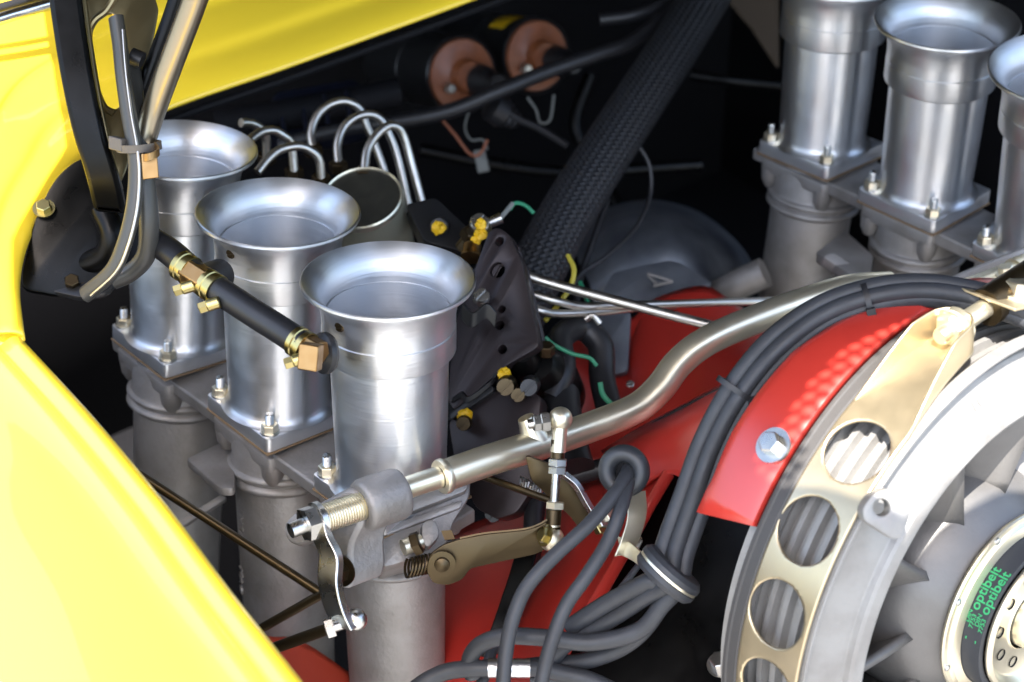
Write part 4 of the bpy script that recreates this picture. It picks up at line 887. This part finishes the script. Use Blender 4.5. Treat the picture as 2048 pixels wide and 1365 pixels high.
mk('cover_sheet', grid([[(500, 1270, 1.16), (600, 1285, 1.15), (700, 1350, 1.13)], [(480, 1340, 1.13), (590, 1370, 1.12), (720, 1420, 1.10)], [(480, 1480, 1.08), (590, 1480, 1.07), (760, 1500, 1.07)]], 6, 6), M['orange'], lt, solid=.003)
bp_ = empty('black_shelf', P(1350, 1200, 1.05)); tag(bp_, 'glossy black sheet metal between the red duct and the fan strap', 'shelf')
mk('sheet', grid([[(1280, 930, 1.10), (1420, 950, 1.07), (1560, 990, 1.04), (1640, 1010, 1.03)],
                  [(1230, 1080, 1.07), (1360, 1110, 1.05), (1500, 1150, 1.03), (1600, 1160, 1.02)],
                  [(1150, 1230, 1.04), (1290, 1250, 1.03), (1440, 1280, 1.02), (1600, 1300, 1.0)],
                  [(1030, 1480, 1.00), (1200, 1490, 1.0), (1380, 1500, .99), (1600, 1500, .98)]], 6, 6), M['black'], bp_, solid=.003)
mk('reflection_line', G().tube(pts([(1290, 1115, 1.03), (1235, 1185, 1.015), (1170, 1265, 1.0)]), .0020, 10, 4), M['castblue'], bp_)  # blue-grey tube standing in for a bluish reflection on the black sheet
e = bolt('panel_bolt', P(1443, 1330, .98), IV(-.25, .65, .7), .0058, .006, M['steel']); tag(e, 'single plated bolt on the black sheet near the bottom edge', 'bolt')
br = mk('black_bracket', G().ribbon(pts([(1062, 1060, 1.05), (1050, 1120, 1.03), (1018, 1220, 1.01), (985, 1310, 1.0)]), IV(1, .2, .1) * .014, .004), M['black'], bev=.001); tag(br, 'glossy black strip standing against the red duct', 'bracket')

# ------------------------------------------------------------------ ignition leads and grommets
def lead(L, r, lab, grp='ignition leads of the thick bundle', m='rubber'):
    e = mk('ignition_lead', G().tube(L, r, 20, 8), M[m]); tag(e, lab, 'cable', grp); return e
base = [(1338, 1165, .930), (1352, 1100, .932), (1388, 1000, .932), (1428, 890, .930), (1482, 790, .925), (1555, 700, .924), (1645, 632, .925), (1740, 596, .922), (1840, 583, .918), (1940, 594, .912), (2030, 618, .905), (2120, 655, .90)]
offs = [(-26, -12, .004), (-1, 0, 0), (22, 11, .002), (4, 2, .012)]
labs = ['ignition lead on the outer edge of the bundle curving over the shroud', 'middle ignition lead of the bundle curving over the shroud', 'ignition lead on the inner edge of the bundle, against the red shroud', 'ignition lead tucked underneath the bundle']
tails = [[(1137, 1256, .955), (1215, 1206, .945), (1290, 1166, .935)],
         [(1085, 1350, .965), (1130, 1290, .96), (1215, 1243, .95), (1290, 1195, .938)],
         [(946, 1352, .965), (940, 1319, .96), (962, 1289, .955), (1012, 1273, .95), (1090, 1276, .945), (1184, 1285, .945), (1277, 1262, .940), (1325, 1210, .934)],
         [(1040, 1336, .975), (1106, 1328, .97), (1168, 1323, .965), (1246, 1294, .958), (1300, 1245, .948)]]
for o_, lab, tl in zip(offs, labs, tails):
    bun = []
    for k, (x, y, d) in enumerate(base):
        t = Vector((base[min(k + 1, 11)][0] - base[max(k - 1, 0)][0], base[min(k + 1, 11)][1] - base[max(k - 1, 0)][1])).normalized(); nn_ = Vector((-t.y, t.x))
        f = 1.0 if k < 6 else max(.62, 1 - (k - 5) * .1)
        off_ = -o_[0] * f * (-1)
        bun.append(P(x + nn_.x * off_, y + nn_.y * off_, d + o_[2]))
    lead(pts(tl) + bun, .00485, lab)
e = lead(pts([(830, 1378, .96), (860, 1358, .96), (902, 1342, .96), (965, 1337, .957), (1030, 1337, .957), (1080, 1338, .957), (1121, 1347, .957), (1184, 1362, .957), (1260, 1400, .957)]), .0048, 'thick grey lead with silver tape running along the bottom edge', 'loose leads at the bottom')
mk('tape', G().tube(pts([(976, 1337, .957), (1000, 1336.5, .957), (1030, 1337, .957), (1060, 1337.5, .957)]), .0054, 18, 4), M['foil'], e)
e = lead(pts([(960, 1375, .97), (975, 1335, .975), (985, 1300, .98), (1010, 1285, .985)]), .0034, 'short grey lead crossing behind the wire loop', 'loose leads at the bottom')
e = lead(pts([(1060, 1362, .965), (1130, 1356, .965), (1200, 1372, .965), (1270, 1400, .965)]), .0046, 'lowest grey lead at the bottom edge under the taped one', 'loose leads at the bottom')
lead(pts([(1258, 932, .972), (1254, 948, .956), (1232, 985, .945), (1179, 1048, .935), (1109, 1112, .93), (1056, 1171, .928), (1030, 1225, .927), (1014, 1290, .926), (1006, 1370, .925), (1003, 1450, .925)]), .0041, 'grey wire from the upper grommet, left of two reaching the bottom edge', 'wires through the upper grommet')
lead(pts([(1262, 938, .972), (1257, 960, .956), (1241, 1020, .94), (1214, 1087, .935), (1172, 1154, .93), (1133, 1210, .928), (1103, 1285, .926), (1082, 1370, .925), (1075, 1450, .925)]), .0040, 'grey wire from the upper grommet, right of two reaching the bottom edge', 'wires through the upper grommet')
ga = IV(-.30, -.05, .95)
gm = mk('grommet', G().lathe(P(1248, 942, .960), ga, [(.0098 + .0050 * math.cos(t), .0056 * math.sin(t)) for t in np.linspace(-math.pi, math.pi, 21)], 56), M['grom'])
mk('hole_shade_disc', G().lathe(P(1248, 942, .960) - ga * .001, ga, [(.0075, 0), (0, -.0005)], 32), M['void'], gm)  # black disc painting the dark inside of the grommet hole
tag(gm, 'round grey rubber grommet with two wires passing through', 'grommet', 'rubber grommets')
g2a = IV(.64, .76, .10); g2c = P(1337, 1148, .930)
gr2 = empty('grommet', g2c); tag(gr2, 'edge-on grey rubber grommet clasping the lead bundle', 'grommet', 'rubber grommets')
for sg in (-1, 1): mk('rubber_half', G().lathe(g2c, g2a * sg, [(.0180, .0006), (.0192, .0012), (.0190, .0038), (.0170, .0062), (.0125, .0070), (.008, .006), (.0075, 0)], 48), M['rubber'], gr2)
mk('slot_ring', G().lathe(g2c, g2a, [(.014, -.0007), (.0188, -.0007), (.0188, .0007), (.014, .0007)], 48), M['gold'], gr2)
bkt = empty('grommet_bracket', P(1262, 1080, .97)); tag(bkt, 'curved gold bracket joining the two rubber grommets', 'bracket')
mk('arm', G().ribbon(pts([(1272, 985, .975), (1274, 1030, .968), (1262, 1075, .965), (1248, 1110, .965)]), IV(.9, .1, -.35) * .012, .0016, 8), M['gold'], bkt, bev=.0004)
mk('twist', G().ribbon(pts([(1240, 1092, .968), (1265, 1105, .96), (1290, 1125, .948), (1318, 1140, .936)]), lambda t: IV(-.2 + .5 * t, .9 - .2 * t, -.35) * (.012 - .006 * t), .0016, 8), M['gold'], bkt, bev=.0004)
mk('foot', G().ribbon(pts([(1262, 1070, .972), (1275, 1082, .968), (1268, 1100, .966)]), IV(1, .3, .1) * .006, .0016, 4), M['zinc'], bkt)
for (x, y, d, ax_, r, lab) in ((1470, 778, .925, None, .0128, 'black cable tie low on the lead bundle'), (1728, 598, .922, None, .0098, 'black cable tie near the top of the lead bundle')):
    k = min(range(12), key=lambda q: abs(base[q][0] - x)); t = (P(*base[min(k + 1, 11)]) - P(*base[k - 1])).normalized()
    g = G(); c = P(x + 6, y + 4, d + .003); wv = IV(.25, .2, 1); wv = (wv - t * wv.dot(t)).normalized(); uv_ = t.cross(wv)
    rr = [(math.cos(a) * (r + .0002), math.sin(a) * .0076) for a in np.linspace(0, 2 * math.pi, 37)]
    g.ribbon([c + uv_ * a + wv * b for a, b in rr], t * .0030, .0011, 1); e = mk('cable_tie', g, M['blackrub']); tag(e, lab, 'cable tie', 'cable ties on the lead bundle')
    mk('lock', G().ribbon([c + uv_ * (r * .55) + wv * .0085, c + uv_ * (r * .9) + wv * .0070], t * .0048, .003, 2), M['blackrub'], e)
hk = mk('cable_hook', G().ribbon(pts([(1960, 596, .93), (1985, 612, .925), (2010, 622, .925)]), IV(.2, .9, .3) * .007, .002), M['gold'], bev=.0004); tag(hk, 'little zinc retaining hook gripping the leads at the right edge', 'clip')
e = mk('shroud_seal', G().tube(pts([(1238, 905, 1.115), (1280, 868, 1.10), (1350, 826, 1.08), (1450, 776, 1.06)]), .0018, 10, 6), M['blackrub']); tag(e, 'thin black seal along the ridge of the red shroud', 'seal')

# ------------------------------------------------------------------ lid hinge, gas strut and looped cables
hg = empty('lid_hinge', P(200, 350, 1.03)); tag(hg, 'black pressed-steel lid hinge with slotted arm at the upper left', 'hinge')
nh_ = IV(.25, .15, .95)
plate('pivot_plate', PL([(232, 330), (170, 318), (120, 350), (84, 408), (60, 480), (44, 570), (90, 590), (150, 596), (190, 592), (235, 568), (285, 548), (302, 510), (306, 450), (300, 380), (290, 330)], 1.055, nh_), [], .008, M['black'], hg, n=nh_, bev=.002, smoothed=True)
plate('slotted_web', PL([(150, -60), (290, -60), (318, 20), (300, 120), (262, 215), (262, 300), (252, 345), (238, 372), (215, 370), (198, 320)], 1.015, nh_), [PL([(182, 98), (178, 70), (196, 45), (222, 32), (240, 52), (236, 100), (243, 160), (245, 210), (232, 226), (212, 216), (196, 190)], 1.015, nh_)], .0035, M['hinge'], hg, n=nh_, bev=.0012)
chn = [(124, -60, .985), (140, 60, .985), (158, 170, .985), (180, 270, .988), (205, 350, .995), (222, 420, 1.01)]
mk('arm', G().ribbon(pts(chn), IV(1, -.08, -.15) * .0185, .010, 8), M['black'], hg, bev=.0035)
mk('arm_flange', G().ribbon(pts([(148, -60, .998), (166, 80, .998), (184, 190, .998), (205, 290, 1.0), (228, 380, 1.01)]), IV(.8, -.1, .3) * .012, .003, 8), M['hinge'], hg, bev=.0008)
mk('pressed_bead', G().tube(pts([(205, 420, 1.035), (225, 470, 1.03), (212, 510, 1.035), (165, 532, 1.045)]), .0075, 18, 8), M['black'], hg)
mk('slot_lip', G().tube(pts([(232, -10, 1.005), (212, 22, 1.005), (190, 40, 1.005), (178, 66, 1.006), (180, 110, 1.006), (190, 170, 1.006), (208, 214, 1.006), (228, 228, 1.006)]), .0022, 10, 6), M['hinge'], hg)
plate('lower_bracket', PL([(44, 560), (150, 555), (240, 560), (215, 590), (165, 600), (48, 575)], 1.04, IV(0, .7, .7)), [], .004, M['satin'], hg, n=IV(0, .7, .7))
for (x, y, m) in ((88, 418, 'brassy'), (145, 568, 'golddark')):
    bolt('bolt', P(x, y, 1.035), IV(.1, .5, .85), .0046, .004, M[m], hg)
stt = empty('gas_strut', P(310, 180, .98)); tag(stt, 'tarnished metal lid strut rod leaning right of the hinge', 'strut')
mk('rod', G().tube(pts([(418, -80, .94), (383, 20, .955), (345, 120, .97), (308, 220, .985), (284, 292, .99)]), .0070, 28, 4), M['strut'], stt)
mk('rod_end', G().tube(pts([(284, 292, .99), (278, 306, .992)]), .0076, 28, 1), M['black'], stt)
e = mk('prop_bar', G().tube(pts([(372, -60, .99), (340, 40, .995), (302, 140, 1.0), (268, 232, 1.005)]), .0048, 18, 4), M['black']); tag(e, 'thin black bar behind the lid strut', 'bar')
e = mk('pivot_pin', G().tube(pts([(262, 112, .99), (285, 122, .99)]), .0050, 18, 1), M['blackrub']); tag(e, 'black pivot stub beside the hinge slot', 'pin')
for L, r, fl, lab in (([(232, 36, .985), (240, 90, .982), (246, 150, .978), (256, 220, .975), (268, 290, .972), (272, 350, .972), (266, 420, .972), (248, 490, .975), (222, 545, .98), (170, 590, .99)], .0052, .75, 'grey cable looping down from the hinge slot, front of two'),
                     ([(262, 120, 1.0), (270, 220, .99), (283, 310, .985), (292, 380, .985), (298, 450, .988), (292, 510, .995), (262, 545, 1.0), (225, 562, 1.0)], .0062, .8, 'grey cable looping down from the hinge slot, rear of two')):
    e = mk('hinge_cable', G().tube(pts(L), r, 20, 8, flat=fl), M['cablegrey']); tag(e, lab, 'cable', 'cables tied at the lid hinge')
e = mk('cable_stripe', G().tube(pts([(246, 60, .979), (252, 140, .9735), (262, 220, .970), (274, 290, .967), (279, 350, .967), (274, 420, .967), (257, 490, .969), (232, 545, .974), (182, 592, .984)]), .0009, 10, 8), M['steel']); tag(e, 'thin pale strand running along the front hinge cable', 'wire')
tcl = empty('cable_clamp', P(278, 300, .975)); tag(tcl, 'metal band clip with brass tab binding the hinge cables', 'clip')
mk('band', G().lathe(P(278, 293, .978), IV(-.05, 1, .25), [(.0120, -.0022), (.0128, -.0022), (.0128, .0022), (.0120, .0022)], 40), M['tie'], tcl)
mk('lock', G().ribbon(pts([(224, 285, .975), (250, 292, .97)]), IV(0, 1, .1) * .0075, .006), M['tie'], tcl, bev=.0006)
mk('tab', G().ribbon(pts([(284, 334, .966), (316, 330, .967)]), IV(-.05, 1, .1) * .0145, .0014, 4), M['brass'], tcl, bev=.0005)
mk('tab_loop', G().ribbon(pts([(284, 318, .968), (300, 314, .960), (317, 304, .966), (310, 292, .972)]), IV(-.05, 1, .1) * .004, .0012, 6), M['brass'], tcl)
